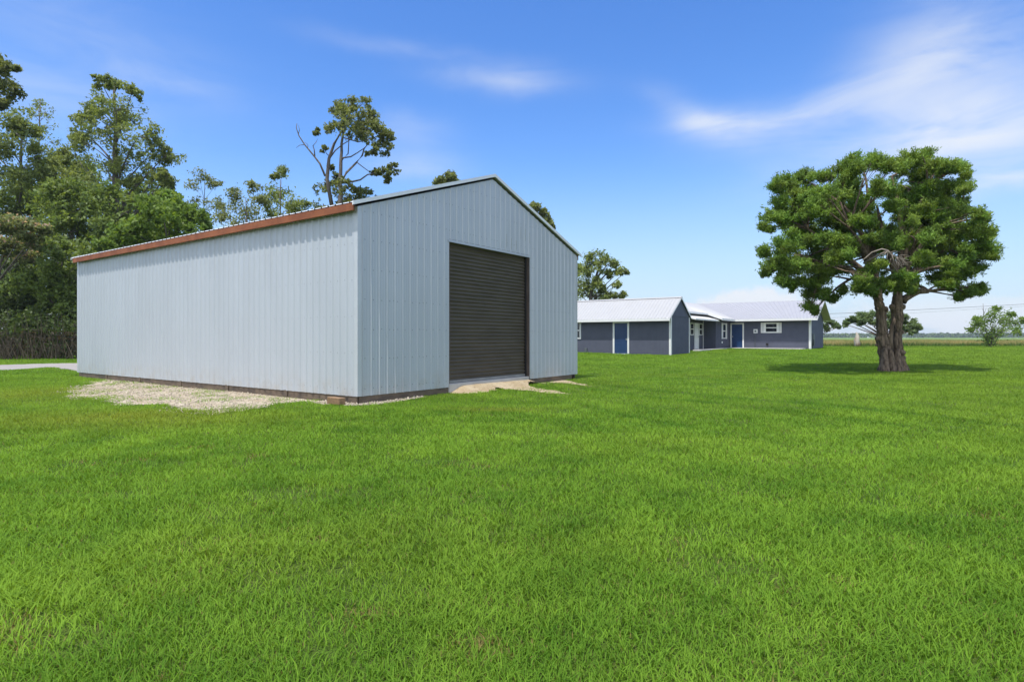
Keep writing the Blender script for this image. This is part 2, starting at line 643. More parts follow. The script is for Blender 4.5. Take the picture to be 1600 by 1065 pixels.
def stones(n, poly, warp, wscale, seed, smin, smax):
    px = [p[0] for p in poly]
    py = [p[1] for p in poly]
    x = RNG.uniform(min(px), max(px), n * 4)
    y = RNG.uniform(min(py), max(py), n * 4)
    ok = warped(x, y, poly, warp, wscale, seed) & ~inpoly(x, y, BARN_FOOT)
    x, y = x[ok][:n], y[ok][:n]
    n = len(x)
    s = RNG.uniform(smin, smax, n) * RNG.choice([0.6, 1, 1, 1.8], n)
    z = hz(x, y) + 0.012
    octa = np.array([(1, 0, 0), (0, 1, 0), (-1, 0, 0), (0, -1, 0), (0, 0, 0.8), (0, 0, -0.5)], float)
    v = octa[None] * s[:, None, None] * RNG.uniform(0.6, 1.3, (n, 6, 1))
    an = RNG.uniform(0, 6.28, n)
    ca, sa = np.cos(an)[:, None], np.sin(an)[:, None]
    v = np.stack([v[..., 0] * ca - v[..., 1] * sa, v[..., 0] * sa + v[..., 1] * ca, v[..., 2]], -1)
    v += np.stack([x, y, z], 1)[:, None]
    tri = np.array([(0, 1, 4), (1, 2, 4), (2, 3, 4), (3, 0, 4), (1, 0, 5), (2, 1, 5), (3, 2, 5), (0, 3, 5)])
    f = (tri[None] + (np.arange(n) * 6)[:, None, None]).reshape(-1, 3)
    return v.reshape(-1, 3), f


wall_pt = lambda y: loc(C0, 0.0, y)
GRAVEL = [G(150, 596), G(118, 605), G(112, 622), G(160, 622), G(190, 632), G(245, 634), G(290, 640), G(335, 649), G(375, 640), G(430, 632),
          G(470, 628), G(505, 632), loc(C0, 0.1, 0.1), loc(C0, 0.3, 6), loc(C0, 0.3, 13.2)]
GRAVEL2 = [loc(C0, -0.35, -0.35), loc(C0, 0.1, -0.42), loc(C0, 0.9, -0.28), loc(C0, 1.9, -0.16), loc(C0, 1.9, 0.1), loc(C0, 0, 0.1), loc(C0, 0, 1), loc(C0, -0.5, 1)]
SAND = [loc(C0, 2.7, 0.05), loc(C0, 2.8, -0.40), loc(C0, 3.4, -0.70), G(775, 608), G(830, 611), G(868, 615), G(893, 616), G(868, 610), G(838, 607), G(822, 602),
        G(850, 598), G(885, 599), G(925, 604), G(890, 595), G(860, 592), loc(C0, 7.0, -0.2), loc(C0, 6.6, 0.05)]
tag(patch('gravel_patch', GRAVEL, M['gravel'], 0.06, 0.55, 0.9, 0.010, 3, stones(4200, GRAVEL, 0.9, 1.6, 43, 0.008, 0.022)), kind='stuff',
    label='pale limestone gravel spread along the foot of the barn wall', cat='gravel')
tag(patch('gravel_strip', GRAVEL2, M['gravel'], 0.05, 0.18, 1.5, 0.008, 5, stones(600, GRAVEL2, 0.2, 1.5, 5, 0.010, 0.026)), kind='stuff',
    label='thin strip of dirty gravel under the gable front of the barn', cat='gravel')


def ramp_z(X, Y):
    d = np.stack([X - C0[0], Y - C0[1]], -1)
    u, w = d @ E1, d @ E2
    side = sstep((u - 2.75) / 0.6) * sstep((6.75 - u) / 0.6)
    return 0.15 * side * sstep(1 - (-w) / 0.50) + 0.02 * (fnoise(X, Y, 3.0, 88) - 0.5)


tag(patch('sand_track', SAND, M['sand'], 0.05, 0.16, 1.6, 0.010, 9, zfun=ramp_z), kind='structure')
DRIVE = [G(-260, 577), G(-120, 571), G(0, 570.2), G(60, 568.3), G(130, 567.2), (-16, 34.2), (-9, 38), (-6, 34.6), G(180, 582), G(128, 581), G(100, 576.5), G(84, 574.3), G(60, 575.2), G(20, 578), G(-100, 581), G(-260, 588)]
tag(patch('driveway', DRIVE, M['drive'], 0.25, 0.05, 0.8, 0.012, 13), kind='structure')


# ------------------------------------------------------------------ ribbed sheet
def rib_profile(width, pitch=0.2286, h=0.019, minor=True, start=0.0, wb=0.034, wt=0.013):
    pts = [(0.0, 0.0)]
    k = 0
    while True:
        c = start + k * pitch
        if c - 0.035 > width:
            break
        for du, d in ((-wb, 0), (-wt, h), (wt, h), (wb, 0)):
            pts.append((c + du, d))
        if minor:
            for mth in (1 / 3, 2 / 3):
                for du, d in ((-0.014, 0), (0, 0.005), (0.014, 0)):
                    pts.append((c + pitch * mth + du, d))
        k += 1
    pts = sorted({(round(u, 5), d) for u, d in pts if 0 <= u <= width})
    if pts[-1][0] < width - 1e-4:
        pts.append((width, 0.0))
    return pts


def cut_profile(prof, u0, u1):
    us = [p[0] for p in prof]
    ds = [p[1] for p in prof]
    f = lambda u: float(np.interp(u, us, ds))
    return [(u0, f(u0))] + [p for p in prof if u0 + 1e-4 < p[0] < u1 - 1e-4] + [(u1, f(u1))]


def sheet(mb, prof, bot, top, put, mi=0):
    """vertical corrugated sheet: put(u, out, z) gives the point"""
    vs, fs = [], []
    for (u, d) in prof:
        vs += [put(u, d, bot(u)), put(u, d, top(u))]
    for i in range(len(prof) - 1):
        fs.append((2 * i, 2 * i + 2, 2 * i + 3, 2 * i + 1))
    mb.add(vs, fs, mi)


# ------------------------------------------------------------------ the barn
ZB, ZE, ZP = 0.155, 4.06, 5.60
barn = thing('metal_barn', 'big pale grey ribbed metal barn with a brown roll-up door in its gable', 'barn', (C0[0], C0[1], 0), ROT)
DX0, DX1, DZ0, DZ1 = 0.3077 * BW, 0.690 * BW, 0.235, 3.70
slope = (ZP - ZE) / (BW / 2)
gtop = lambda u: ZE + slope * min(u, BW - u) - 0.01
rng = random.Random(5)


def screw(mb, put, u, z, d=0.0, s=0.011, mi=1):
    c = [(u + s * cos(t), d + 0.0025, z + s * sin(t)) for t in [pi / 3 * k for k in range(6)]]
    t = [(u + s * 0.7 * cos(tt), d + 0.008, z + s * 0.7 * sin(tt)) for tt in [pi / 3 * k for k in range(6)]]
    mb.add([put(*p) for p in c + t], [(6, 7, 8, 9, 10, 11)] + [(k, (k + 1) % 6, 6 + (k + 1) % 6, 6 + k) for k in range(6)], mi)


front = MB()
pf = rib_profile(BW, start=0.13, h=0.021)
putf = lambda u, d, z: (u, -d, z)
sheet(front, cut_profile(pf, 0, DX0), lambda u: ZB, gtop, putf)
sheet(front, cut_profile(pf, DX0, BW / 2), lambda u: DZ1, gtop, putf)
sheet(front, cut_profile(pf, BW / 2, DX1), lambda u: DZ1, gtop, putf)
sheet(front, cut_profile(pf, DX1, BW), lambda u: ZB, gtop, putf)
for z in (0.30, 0.92, 1.54, 2.16, 2.78, 3.40, 3.98, 4.6, 5.1):
    k = 0
    while 0.13 + k * 0.2286 < BW:
        u = 0.13 + k * 0.2286 + 0.055
        if u < BW - 0.05 and z < gtop(u) - 0.08 and not (DX0 - 0.03 < u < DX1 + 0.03 and z < DZ1 + 0.05):
            screw(front, putf, u, z + rng.uniform(-0.012, 0.012))
            if k % 4 == 0:
                screw(front, putf, u - 0.11, z + rng.uniform(-0.012, 0.012))
        k += 1
for (u, z0, z1) in ((5.2, 3.86, 4.22), (5.43, 3.82, 4.13), (5.66, 3.84, 4.10), (5.89, 4.16, 4.52), (6.12, 4.14, 4.50), (6.35, 4.1, 4.42)):
    u = 0.13 + round((u - 0.13) / 0.2286) * 0.2286
    front.box(u + 0.024, u + 0.040, -0.0125, 0.001, z0, z1, 2)
front.build('front_wall', [M['panel'], M['screw'], M['stain']], barn)

left = MB()
pl_ = rib_profile(BL, start=0.12, h=0.025, wb=0.050, wt=0.022)
putl = lambda u, d, z: (-d, u, z)
sheet(left, pl_, lambda u: ZB, lambda u: ZE, putl)
for z in (0.30, 1.05, 1.80, 2.55, 3.30, 3.9):
    k = 0
    while 0.12 + k * 0.2286 < BL:
        screw(left, putl, 0.12 + k * 0.2286 + 0.055, z + rng.uniform(-0.01, 0.01), s=0.009)
        k += 1
for f in left.f:
    f.reverse()
left.build('side_wall', [M['panel'], M['screw']], barn)
rt = MB()
sheet(rt, rib_profile(BL, start=0.1), lambda u: ZB, lambda u: ZE, lambda u, d, z: (BW + d, u, z))
rt.build('side_wall', [M['panel'], M['screw']], barn)
bk = MB()
for (u0, u1) in ((0, BW / 2), (BW / 2, BW)):
    sheet(bk, cut_profile(pf, u0, u1), lambda u: ZB, gtop, lambda u, d, z: (u, BL + d, z))
bk.build('back_wall', M['panel'], barn)

# roof: two ribbed slopes with an eave overhang
OH, RK = 0.17, 0.06
rf = MB()
for sgn in (-1, 1):
    vs, fs = [], []
    x_ridge, x_eave = BW / 2, (-OH if sgn < 0 else BW + OH)
    ze = ZE + 0.035 - slope * OH + 0.06
    zr = ZP + 0.095
    prof = rib_profile(BL + 2 * RK, start=0.1)
    for (u, d) in prof:
        vs += [(x_ridge, u - RK, zr + d), (x_eave, u - RK, ze + d)]
    for i in range(len(prof) - 1):
        fs.append((2 * i, 2 * i + 1, 2 * i + 3, 2 * i + 2) if sgn > 0 else (2 * i, 2 * i + 2, 2 * i + 3, 2 * i + 1))
    rf.add(vs, fs)
    n0 = len(prof)
    und = [(x_ridge, -RK, zr - 0.03), (x_ridge, BL + RK, zr - 0.03), (x_eave, BL + RK, ze - 0.02), (x_eave, -RK, ze - 0.02)]
    rf.add(und, [(0, 1, 2, 3)])
roof = rf.build('roof', M['barn_roof'], barn)
rc = MB()
for (x0, x1, z0, z1) in ((BW / 2 - 0.2, BW / 2, ZP + 0.06, ZP + 0.125), (BW / 2, BW / 2 + 0.2, ZP + 0.125, ZP + 0.06)):
    rc.add([(x0, -RK - 0.02, z0), (x1, -RK - 0.02, z1), (x1, BL + RK + 0.02, z1), (x0, BL + RK + 0.02, z0)], [(0, 1, 2, 3)])
rc.build('ridge_cap', M['barn_roof'], roof)
for sgn in (-1, 1):
    fb = MB()
    x = -OH if sgn < 0 else BW + OH - 0.04
    zt = ZE + 0.035 - slope * OH + 0.05
    fb.box(x, x + 0.04, -0.055 if sgn < 0 else 0.02, BL - 0.02, zt - 0.155, zt - 0.005, 0, 0.004)
    fb.build('fascia', M['fascia'], barn)
    # white rake trim along the front gable
    for yy in (-RK - 0.03, BL + RK):
        rk = MB()
        xa, za = (-OH - 0.02, ze + 0.022) if sgn < 0 else (BW + OH + 0.02, ze + 0.022)
        xb, zb = BW / 2, ZP + 0.128
        hgt = 0.082
        y0, y1 = yy, yy + 0.03
        vs = [(xa, y0, za), (xb, y0, zb), (xb, y0, zb - hgt), (xa, y0, za - hgt), (xa, y1, za), (xb, y1, zb), (xb, y1, zb - hgt), (xa, y1, za - hgt)]
        fs = [(0, 1, 2, 3), (7, 6, 5, 4), (0, 4, 5, 1), (3, 2, 6, 7), (0, 3, 7, 4), (1, 5, 6, 2)]
        rk.add(vs, fs)
        rk.build('rake_trim', M['rake'], barn)
for (x, y, sx, sy) in ((0, 0, 1, 1), (BW, 0, -1, 1), (0, BL, 1, -1), (BW, BL, -1, -1)):
    ct = MB()
    t = 0.024
    L = [(x - sx * t, y - sy * t), (x + sx * 0.085, y - sy * t), (x + sx * 0.085, y - sy * (t - 0.006)), (x - sx * (t - 0.006), y - sy * (t - 0.006)), (x - sx * (t - 0.006), y + sy * 0.085), (x - sx * t, y + sy * 0.085)]
    if sx * sy < 0:
        L.reverse()
    ct.prism(L, 'z', ZB + 0.003, ZE - 0.02)
    ct.build('corner_trim', M['panel_trim'], barn)
sk = MB()
sk.box(0.012, 0.05, 0.05, BL - 0.05, -0.06, ZB + 0.04)
sk.box(0.05, DX0 - 0.02, 0.012, 0.05, -0.06, ZB + 0.04)
sk.box(DX1 + 0.2, BW - 0.3, 0.012, 0.05, -0.06, ZB + 0.04)
for y in (0.0, 2.4, 4.9, 7.3, 9.8, 12.2):
    sk.box(-0.012, 0.011, y + 0.02, y + 0.15, -0.06, ZB + 0.01)
sk.box(BW - 0.05, BW - 0.012, 0.05, BL - 0.05, -0.06, ZB + 0.04)
sk.build('skirt_board', M['skirt'], barn)
# roll-up door in its recess
cu = MB()
prof = []
N = 36
for i in range(N * 8 + 1):
    z = DZ0 + 0.06 + (DZ1 - DZ0 - 0.06) * i / (N * 8)
    ph = 2 * pi * i / 8
    prof.append((0.115 - 0.016 * (max(-0.75, cos(ph)) + 0.25 * cos(2 * ph)), z))
vs, fs = [], []
for (d, z) in prof:
    vs += [(DX0 + 0.05, d, z), (DX1 - 0.06, d, z)]
for i in range(len(prof) - 1):
    fs.append((2 * i, 2 * i + 1, 2 * i + 3, 2 * i + 2))
cu.add(vs, fs, 0, True)
curtain = cu.build('roll_up_door', M['curtain'], barn)
bb = MB()
bb.box(DX0 + 0.05, DX1 - 0.06, 0.085, 0.135, DZ0, DZ0 + 0.07, 0, 0.006)
bb.build('bottom_bar', M['curtain_bar'], curtain)
for x in (DX0 + 0.012, DX1 - 0.075):
    gd = MB()
    gd.box(x, x + 0.06, 0.07, 0.085, DZ0, DZ1)
    gd.box(x, x + 0.06, 0.13, 0.15, DZ0, DZ1)
    gd.build('guide_track', M['dark'], barn)
jm = MB()
jm.box(DX0 - 0.002, DX0 + 0.01, -0.004, 0.16, DZ0 - 0.08, DZ1)
jm.box(DX1 - 0.012, DX1 + 0.025, -0.02, 0.16, DZ0 - 0.12, DZ1)
jm.box(DX0 - 0.002, DX1 + 0.025, -0.01, 0.16, DZ1 + 0.002, DZ1 + 0.06)
jm2 = MB()
jm2.box(DX0 - 0.05, DX1 + 0.05, -0.024, -0.0205, DZ1 - 0.012, DZ1 + 0.05)
jm2.build('header_trim', M['panel'], barn)
jm.build('door_frame', M['jamb'], barn)
sl = MB()
sl.box(DX0 - 0.02, DX1 - 0.02, -0.02, 1.2, 0.02, DZ0 - 0.003, 0, 0.012)
sl.box(0.06, BW - 0.06, 1.21, BL - 0.06, 0.02, 0.12)
sl.build('concrete_floor', M['concrete'], barn)

# short timber beside the corner
bx, by = loc(C0, -0.32, 0.28)
tb = MB()
tb.box(-0.075, 0.075, -0.21, 0.21, 0.0, 0.14, 0, 0.01)
o = tb.build('timber_block', M['block'])
o.location = (bx, by, 0.012)
o.rotation_euler = (0, 0, ROT - 0.05)
tag(o, 'short brown timber offcut lying on gravel at the near corner of the barn', 'wood block')


# ------------------------------------------------------------------ small building pieces
def lap_wall(mb, p0, p1, z0, z1f, face, pitch=0.18, thick=0.14, lap=True, groove=None, holes=()):
    pass


def wall_box(parent, name, x0, x1, y0, y1, z0, z1, m, axis, pitch, style, gable=None):
    """a wall slab with board lines modelled on its outer side.
    axis 'x': runs along local x, outside is -y;  axis 'y': runs along local y, outside is +x"""
    mb = MB()
    if style == 'lap':
        n = max(1, int(round((z1 - z0) / pitch)))
        poly = []
        for i in range(n):
            za, zb_ = z0 + (z1 - z0) * i / n, z0 + (z1 - z0) * (i + 1) / n
            poly += [(0.0, za), (0.016, zb_)]
        outer = [(-(0.016 - d), z) for d, z in poly]
        if axis == 'x':
            mb.prism([(y0 + d, z) for d, z in outer] + [(y1, z1), (y1, z0)], 'x', x0, x1)
        else:
            mb.prism([(x1 - d, z) for d, z in outer] + [(x0, z1), (x0, z0)], 'y', y0, y1)
    else:
        L = (x1 - x0) if axis == 'x' else (y1 - y0)
        n = max(1, int(round(L / pitch)))
        prof = []
        for i in range(n):
            u = L * i / n
            prof += [(u, 0.006), (u + 0.012, 0.006), (u + 0.016, 0.0), (u + L / n - 0.004, 0.0)]
        prof.append((L, 0.0))
        if axis == 'x':
            mb.prism([(x0 + u, y0 + d) for u, d in prof] + [(x1, y1), (x0, y1)], 'z', z0, z1)
        else:
            mb.prism([(x1 - d, y0 + u) for u, d in prof] + [(x0, y1), (x0, y0)], 'z', z0, z1)
    if gable:
        (ga, gb, gz) = gable
        if axis == 'y':
            mb.prism([(ga, z1), ((ga + gb) / 2, gz), (gb, z1)], 'y', y0, y1)
        else:
            mb.prism([(ga, z1), (gb, z1), ((ga + gb) / 2, gz)], 'y', y0, y1)
    return mb.build(name, m, parent)


def frame_ring(mb, u0, u1, z0, z1, w, put, t0, t1):
    for (a, b, c, d) in ((u0, u0 + w, z0, z1), (u1 - w, u1, z0, z1), (u0 + w, u1 - w, z1 - w, z1), (u0 + w, u1 - w, z0, z0 + w)):
        slab(mb, a, b, c, d, put, t0, t1)


def slab(mb, a, b, c, d, put, t0, t1, mi=0):
    vs = [put(u, t, z) for u in (a, b) for t in (t0, t1) for z in (c, d)]
    mb.add(vs, [(0, 1, 3, 2), (4, 6, 7, 5), (0, 4, 5, 1), (2, 3, 7, 6), (0, 2, 6, 4), (1, 5, 7, 3)], mi)


def window(parent, u0, u1, z0, z1, put, w=0.09, sash=True, label=None):
    f = MB()
    frame_ring(f, u0, u1, z0, z1, w, put, 0.003, 0.045)
    if sash:
        zm = (z0 + z1) / 2
        slab(f, u0 + w, u1 - w, zm - 0.035, zm + 0.035, put, 0.002, 0.035)
    fr = f.build('window', M['white'], parent, label)
    g = MB()
    slab(g, u0 + w, u1 - w, z0 + w, z1 - w, put, -0.01, 0.012)
    g.build('pane', M['glass'], fr)
    return fr


def door(parent, u0, u1, z0, z1, put, m, w=0.11, handle_side=1, bottom=True, panels=True, label=None):
    f = MB()
    slab(f, u0, u0 + w, z0, z1, put, 0.003, 0.05)
    slab(f, u1 - w, u1, z0, z1, put, 0.003, 0.05)
    slab(f, u0 + w, u1 - w, z1 - w, z1, put, 0.003, 0.05)
    if bottom:
        slab(f, u0 + w, u1 - w, z0, z0 + 0.05, put, 0.003, 0.04)
    d = MB()
    a, b, c, e = u0 + w, u1 - w, z0 + (0.052 if bottom else 0.01), z1 - w
    slab(d, a, b, c, e, put, -0.005, 0.014)
    if panels:
        W2 = (b - a)
        for (pa, pb, pc, pd) in ((.14, .46, .10, .32), (.54, .86, .10, .32), (.14, .46, .40, .70), (.54, .86, .40, .70), (.14, .46, .78, .92), (.54, .86, .78, .92)):
            frame_ring(d, a + W2 * pa, a + W2 * pb, c + (e - c) * pc, c + (e - c) * pd, 0.022, put, 0.0142, 0.024)
    do = d.build('door', m, parent, label)
    f.build('door_frame', M['white'], do)
    h = MB()
    uh = b - 0.07 if handle_side > 0 else a + 0.07
    zh = z0 + 0.98
    slab(h, uh - 0.03, uh + 0.03, zh - 0.06, zh + 0.06, put, 0.0145, 0.026)
    slab(h, uh - 0.025, uh + 0.025, zh - 0.025, zh + 0.025, put, 0.026, 0.085)
    h.build('handle', M['metal'], do)
    return do


def roof_slope(mb, a, b, c, d, thick=0.10, pitch=0.2286, h=0.02, mi=0, mi_under=1, ribs=True):
    """a-b = eave, d-c = ridge (same direction); ribs run from eave to ridge on the top side"""
    a, b, c, d = map(Vector, (a, b, c, d))
    n = (b - a).cross(d - a).normalized()
    if n.z < 0:
        n = -n
    L = (b - a).length
    prof = rib_profile(L, pitch=pitch, h=h, minor=False, start=0.08) if ribs else [(0, 0), (L, 0)]
    vs, fs = [], []
    for (u, dd) in prof:
        t = u / L
        vs += [tuple(a.lerp(b, t) + n * dd), tuple(d.lerp(c, t) + n * dd)]
    for i in range(len(prof) - 1):
        fs.append((2 * i, 2 * i + 2, 2 * i + 3, 2 * i + 1))
    mb.add(vs, fs, mi)
    dn = Vector((0, 0, -thick))
    q = [a + dn, b + dn, c + dn, d + dn]
    mb.add(q, [(3, 2, 1, 0)], mi_under)
    top = [a, b, c, d]
    for i in range(4):
        j = (i + 1) % 4
        mb.add([top[i], top[j], q[j], q[i]], [(3, 2, 1, 0)], 2 if len(mb.v) else mi)


# ------------------------------------------------------------------ the shed with the blue door
S0 = np.array((9.93, 37.0))
SZ = float(hz(*S0)) - 0.02
SW, SL, SH, SPk = 3.48, 9.2, 2.50, 3.66
shed = thing('garden_shed', 'dark slate shed with white metal roof and a single blue door, beside the metal barn', 'shed', (S0[0], S0[1], SZ), ROT)
# local x = E1 (end wall), local y = E2 (long wall with the door, outside is -x)
sw = MB()
n = int(SL / 0.2032)
prof = []
for i in range(n):
    u = SL * i / n
    prof += [(u, 0.007), (u + 0.012, 0.007), (u + 0.017, 0.0), (u + SL / n - 0.005, 0.0)]
prof.append((SL, 0))
sw.prism(([(d, u) for u, d in prof] + [(0.14, SL), (0.14, 0)])[::-1], 'z', -0.2, SH)
sw.build('front_wall', M['siding'], shed)
ew = MB()
prof = []
n = int(SW / 0.2032)
for i in range(n):
    u = SW * i / n
    prof += [(u, 0.007), (u + 0.012, 0.007), (u + 0.017, 0.0), (u + SW / n - 0.005, 0.0)]
prof.append((SW, 0))
ew.prism([(0.142 + u * (SW - 0.284) / SW, d) for u, d in prof] + [(SW - 0.142, 0.14), (0.142, 0.14)], 'z', -0.2, SH - 0.02)
ew.prism([(0.02, SH + 0.07), (SW - 0.02, SH + 0.07), (SW / 2, SPk - 0.06)], 'y', 0.0, 0.13)
ew.build('end_wall', M['siding'], shed)
tr = MB()
tr.box(0.03, SW - 0.03, -0.025, 0.12, SH - 0.018, SH + 0.068)
tr.build('gable_trim', M['siding'], shed)
bw_ = MB()
bw_.box(SW - 0.14, SW, 0.0, SL, -0.2, SH)
bw_.build('back_wall', M['siding'], shed)
ew2 = MB()
ew2.prism([(0.145, -0.2), (SW - 0.145, -0.2), (SW - 0.145, SH), (SW / 2, SPk - 0.06), (0.145, SH)], 'y', SL - 0.14, SL - 0.002)
ew2.build('end_wall', M['siding'], shed)
for (x0, x1, y0, y1) in ((-0.028, -0.002, -0.028, 0.09), (-0.002, 0.12, -0.028, -0.002)):
    pass
cp = MB()
cp.prism([(-0.03, -0.03), (0.13, -0.03), (0.13, -0.002), (-0.002, -0.002), (-0.002, 0.10), (-0.03, 0.10)], 'z', -0.1, SH - 0.02)
cp.build('corner_board', M['white'], shed)
cp = MB()
cp.prism([(SW - 0.10, -0.03), (SW + 0.03, -0.03), (SW + 0.03, 0.10), (SW + 0.002, 0.10), (SW + 0.002, -0.002), (SW - 0.10, -0.002)], 'z', -0.1, SH - 0.02)
cp.build('corner_board', M['white'], shed)
ssl = (SPk - SH) / (SW / 2)
so_, sr_ = 0.40, 0.10
sr = MB()
for sg in (-1, 1):
    xe = -so_ if sg < 0 else SW + 0.12
    ov = so_ if sg < 0 else 0.12
    ze_ = SH + 0.10 - ssl * ov
    zr_ = SPk + 0.10
    A = (xe, -sr_, ze_)
    B = (xe, SL + sr_, ze_)
    Cc = (SW / 2, SL + sr_, zr_)
    D = (SW / 2, -sr_, zr_)
    roof_slope(sr, A, B, Cc, D, 0.11)
shed_roof = sr.build('roof', [M['white_roof'], M['siding'], M['white']], shed)
rcp = MB()
for (x0, x1, z0, z1) in ((SW / 2 - 0.14, SW / 2, SPk + 0.05, SPk + 0.135), (SW / 2, SW / 2 + 0.14, SPk + 0.135, SPk + 0.05)):
    rcp.add([(x0, -sr_ - 0.01, z0), (x1, -sr_ - 0.01, z1), (x1, SL + sr_, z1), (x0, SL + sr_, z0)], [(0, 1, 2, 3)])
rcp.build('ridge_cap', M['white_roof'], shed_roof)
fs_ = MB()
fs_.box(-so_ - 0.03, -so_ - 0.002, -sr_, SL + sr_, SH + 0.10 - ssl * so_ - 0.17, SH + 0.10 - ssl * so_ - 0.005)
fs_.build('fascia', M['white'], shed)
putS = lambda u, t, z: (-t, u, z)
door(shed, 2.787, 3.944, 0.03, 2.19, putS, M['blue_door'], 0.115, -1)
window(shed, 6.345, 7.25, 1.03, 2.21, putS, 0.10)
vent = MB()
vent.box(-0.10, 0.0, 5.85, 6.05, 0.12, 0.42, 0, 0.01)
vent.build('wall_vent', M['utility'], shed)
lampm = MB()
lampm.box(-0.10, -0.002, 0.18, 0.30, SH - 0.28, SH - 0.20, 0, 0.01)
for s in (-1, 1):
    lampm.tube([(-0.08, 0.24 + s * 0.03, SH - 0.22), (-0.14, 0.24 + s * 0.11, SH - 0.18), (-0.22, 0.24 + s * 0.15, SH - 0.20)], [0.03, 0.045, 0.06], 8)
lampm.build('flood_light', M['white'], shed)

# ------------------------------------------------------------------ the L-shaped house
A0 = np.array((23.93, 47.4))
HZ = 0.43
HD, HS, WT = 6.7, 6.29, 9.5                # depth of the main body, length to the inner corner, length of the wing
HE, HP = 2.60, 3.98                        # wall top, ridge (above floor)
house = thing('ranch_house', 'low slate coloured L-shaped house with pale metal roof behind the shed', 'house', (A0[0], A0[1], HZ), ROT)
WH = 3.88                                  # half width of the wing
# local x = E1 (gable end, away), local y = E2 (main front, outside is -x)
mw = MB()


def lap_poly(z0, z1, pitch=0.19):
    n = int(round((z1 - z0) / pitch))
    out = []
    for i in range(n):
        za, zb_ = z0 + (z1 - z0) * i / n, z0 + (z1 - z0) * (i + 1) / n
        out += [(0.0, za), (0.018, zb_)]
    return out


def lap_front(mb, y0, y1, z0, z1, x=0.0, t=0.14):
    """outside towards -x"""
    pts = [(x - 0.018 + d, z) for d, z in lap_poly(z0, z1)]
    mb.prism([(a, b) for a, b in pts] + [(x + t, z1), (x + t, z0)], 'y', y0, y1)


def lap_side(mb, x0, x1, z0, z1, y=0.0, t=0.14):
    """outside towards -y"""
    pts = [(y - 0.018 + d, z) for d, z in lap_poly(z0, z1)]
    mb.prism([(a, b) for a, b in pts] + [(y + t, z1), (y + t, z0)], 'x', x0, x1)


lap_front(mw, 0.0, HS - 0.002, -0.3, HE)
mw.build('front_wall', M['siding'], house)
ge = MB()
lap_side(ge, 0.145, HD, -0.3, HE, 0.0)
ge.prism([(0.0, HE + 0.002), (HD, HE + 0.002), (HD / 2, HP - 0.12)], 'y', 0.0, 0.13)
ge.build('gable_wall', M['siding'], house)
hb = MB()
hb.box(HD - 0.14, HD - 0.002, 0.145, HS + 2 * WH, -0.3, HE)
hb.box(0.0, HD - 0.145, HS + 2 * WH - 0.14, HS + 2 * WH, -0.3, HE)
hb.build('back_wall', M['siding'], house)
# wing: side wall (outside -y), step, recessed side wall, end wall
wg = MB()
ST, SR = 4.2, 0.97
lap_side(wg, -ST, 0.0, -0.3, HE, HS)
wg.box(-ST - 0.002, -ST + 0.138, HS + 0.142, HS + SR + 0.14, -0.3, HE)
wg.build('wing_wall', M['siding'], house)
wg = MB()
lap_side(wg, -WT, -ST - 0.004, -0.3, HE + 0.30, HS + SR)
wg.box(-WT, -WT + 0.14, HS + SR + 0.142, HS + 2 * WH, -0.3, HE)
wg.box(-WT + 0.142, 0, HS + 2 * WH - 0.138, HS + 2 * WH, -0.3, HE)
wg.build('recessed_wall', M['siding'], house)
hsl = (HP - HE) / (HD / 2)
FO, RO = 0.60, 0.60
hr = MB()
zef = HE + 0.10 - hsl * FO
zr = HP + 0.10
VY = HS + WH
# main front slope: eave from the gable end to the valley, ridge to the wing's ridge line
xe = -FO
yv = HS - FO
hw = WH                                     # the wing's slope reaches the same ridge height
wsl = (zr - zef) / (WH + FO)
roof_slope(hr, (xe, -RO, zef), (xe, yv, zef), (HD / 2, VY, zr), (HD / 2, -RO, zr), 0.12)
# ridge continues left past the wing; back slope
roof_slope(hr, (HD + 0.4, -RO, HE + 0.10 - hsl * 0.4), (HD + 0.4, HS + 2 * WH + 0.5, HE + 0.10 - hsl * 0.4), (HD / 2, HS + 2 * WH + 0.5, zr), (HD / 2, -RO, zr), 0.12)
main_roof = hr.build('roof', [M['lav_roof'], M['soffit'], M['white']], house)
wr = MB()
ys_, zs_ = HS - FO, zef
rr = 1.10
HPT = 7.0
# wing slope facing the yard: full depth by the inner corner, cut back over the porch
roof_slope(wr, (xe, ys_, zef), (-ST - 0.3, ys_, zef), (-ST - 0.3, VY, zr), (HD / 2, VY, zr), 0.12)
ycut, zcut = ys_ + rr, zef + wsl * rr
roof_slope(wr, (-ST - 0.304, ycut, zcut), (-WT - 0.35, ycut, zcut), (-HPT, VY, zr), (-ST - 0.304, VY, zr), 0.12)
# far side of the wing and its hipped end
ysf = HS + 2 * WH + FO
roof_slope(wr, (-WT - 0.35, ysf, zef), (HD / 2, ysf, zef), (HD / 2, VY, zr), (-HPT, VY, zr), 0.12)
roof_slope(wr, (-WT - 0.36, ysf, zef), (-WT - 0.36, ycut, zcut), (-HPT, VY + 0.01, zr), (-HPT, VY + 0.02, zr), 0.12, ribs=False)
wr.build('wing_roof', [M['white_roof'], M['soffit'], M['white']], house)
pr = MB()
roof_slope(pr, (-ST - 0.02, HS - 0.35, 2.30), (-WT - 0.6, HS - 0.35, 2.30), (-WT - 0.6, HS + SR - 0.03, 2.66), (-ST - 0.02, HS + SR - 0.03, 2.66), 0.10)
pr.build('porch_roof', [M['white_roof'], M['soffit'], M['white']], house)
hf = MB()
hf.box(xe - 0.03, xe - 0.002, -RO, yv, zef - 0.17, zef - 0.004)
hf.box(-ST - 0.3, xe, ys_ - 0.03, ys_ - 0.002, zef - 0.17, zef - 0.004)
hf.build('fascia', M['white'], house)
hc = MB()
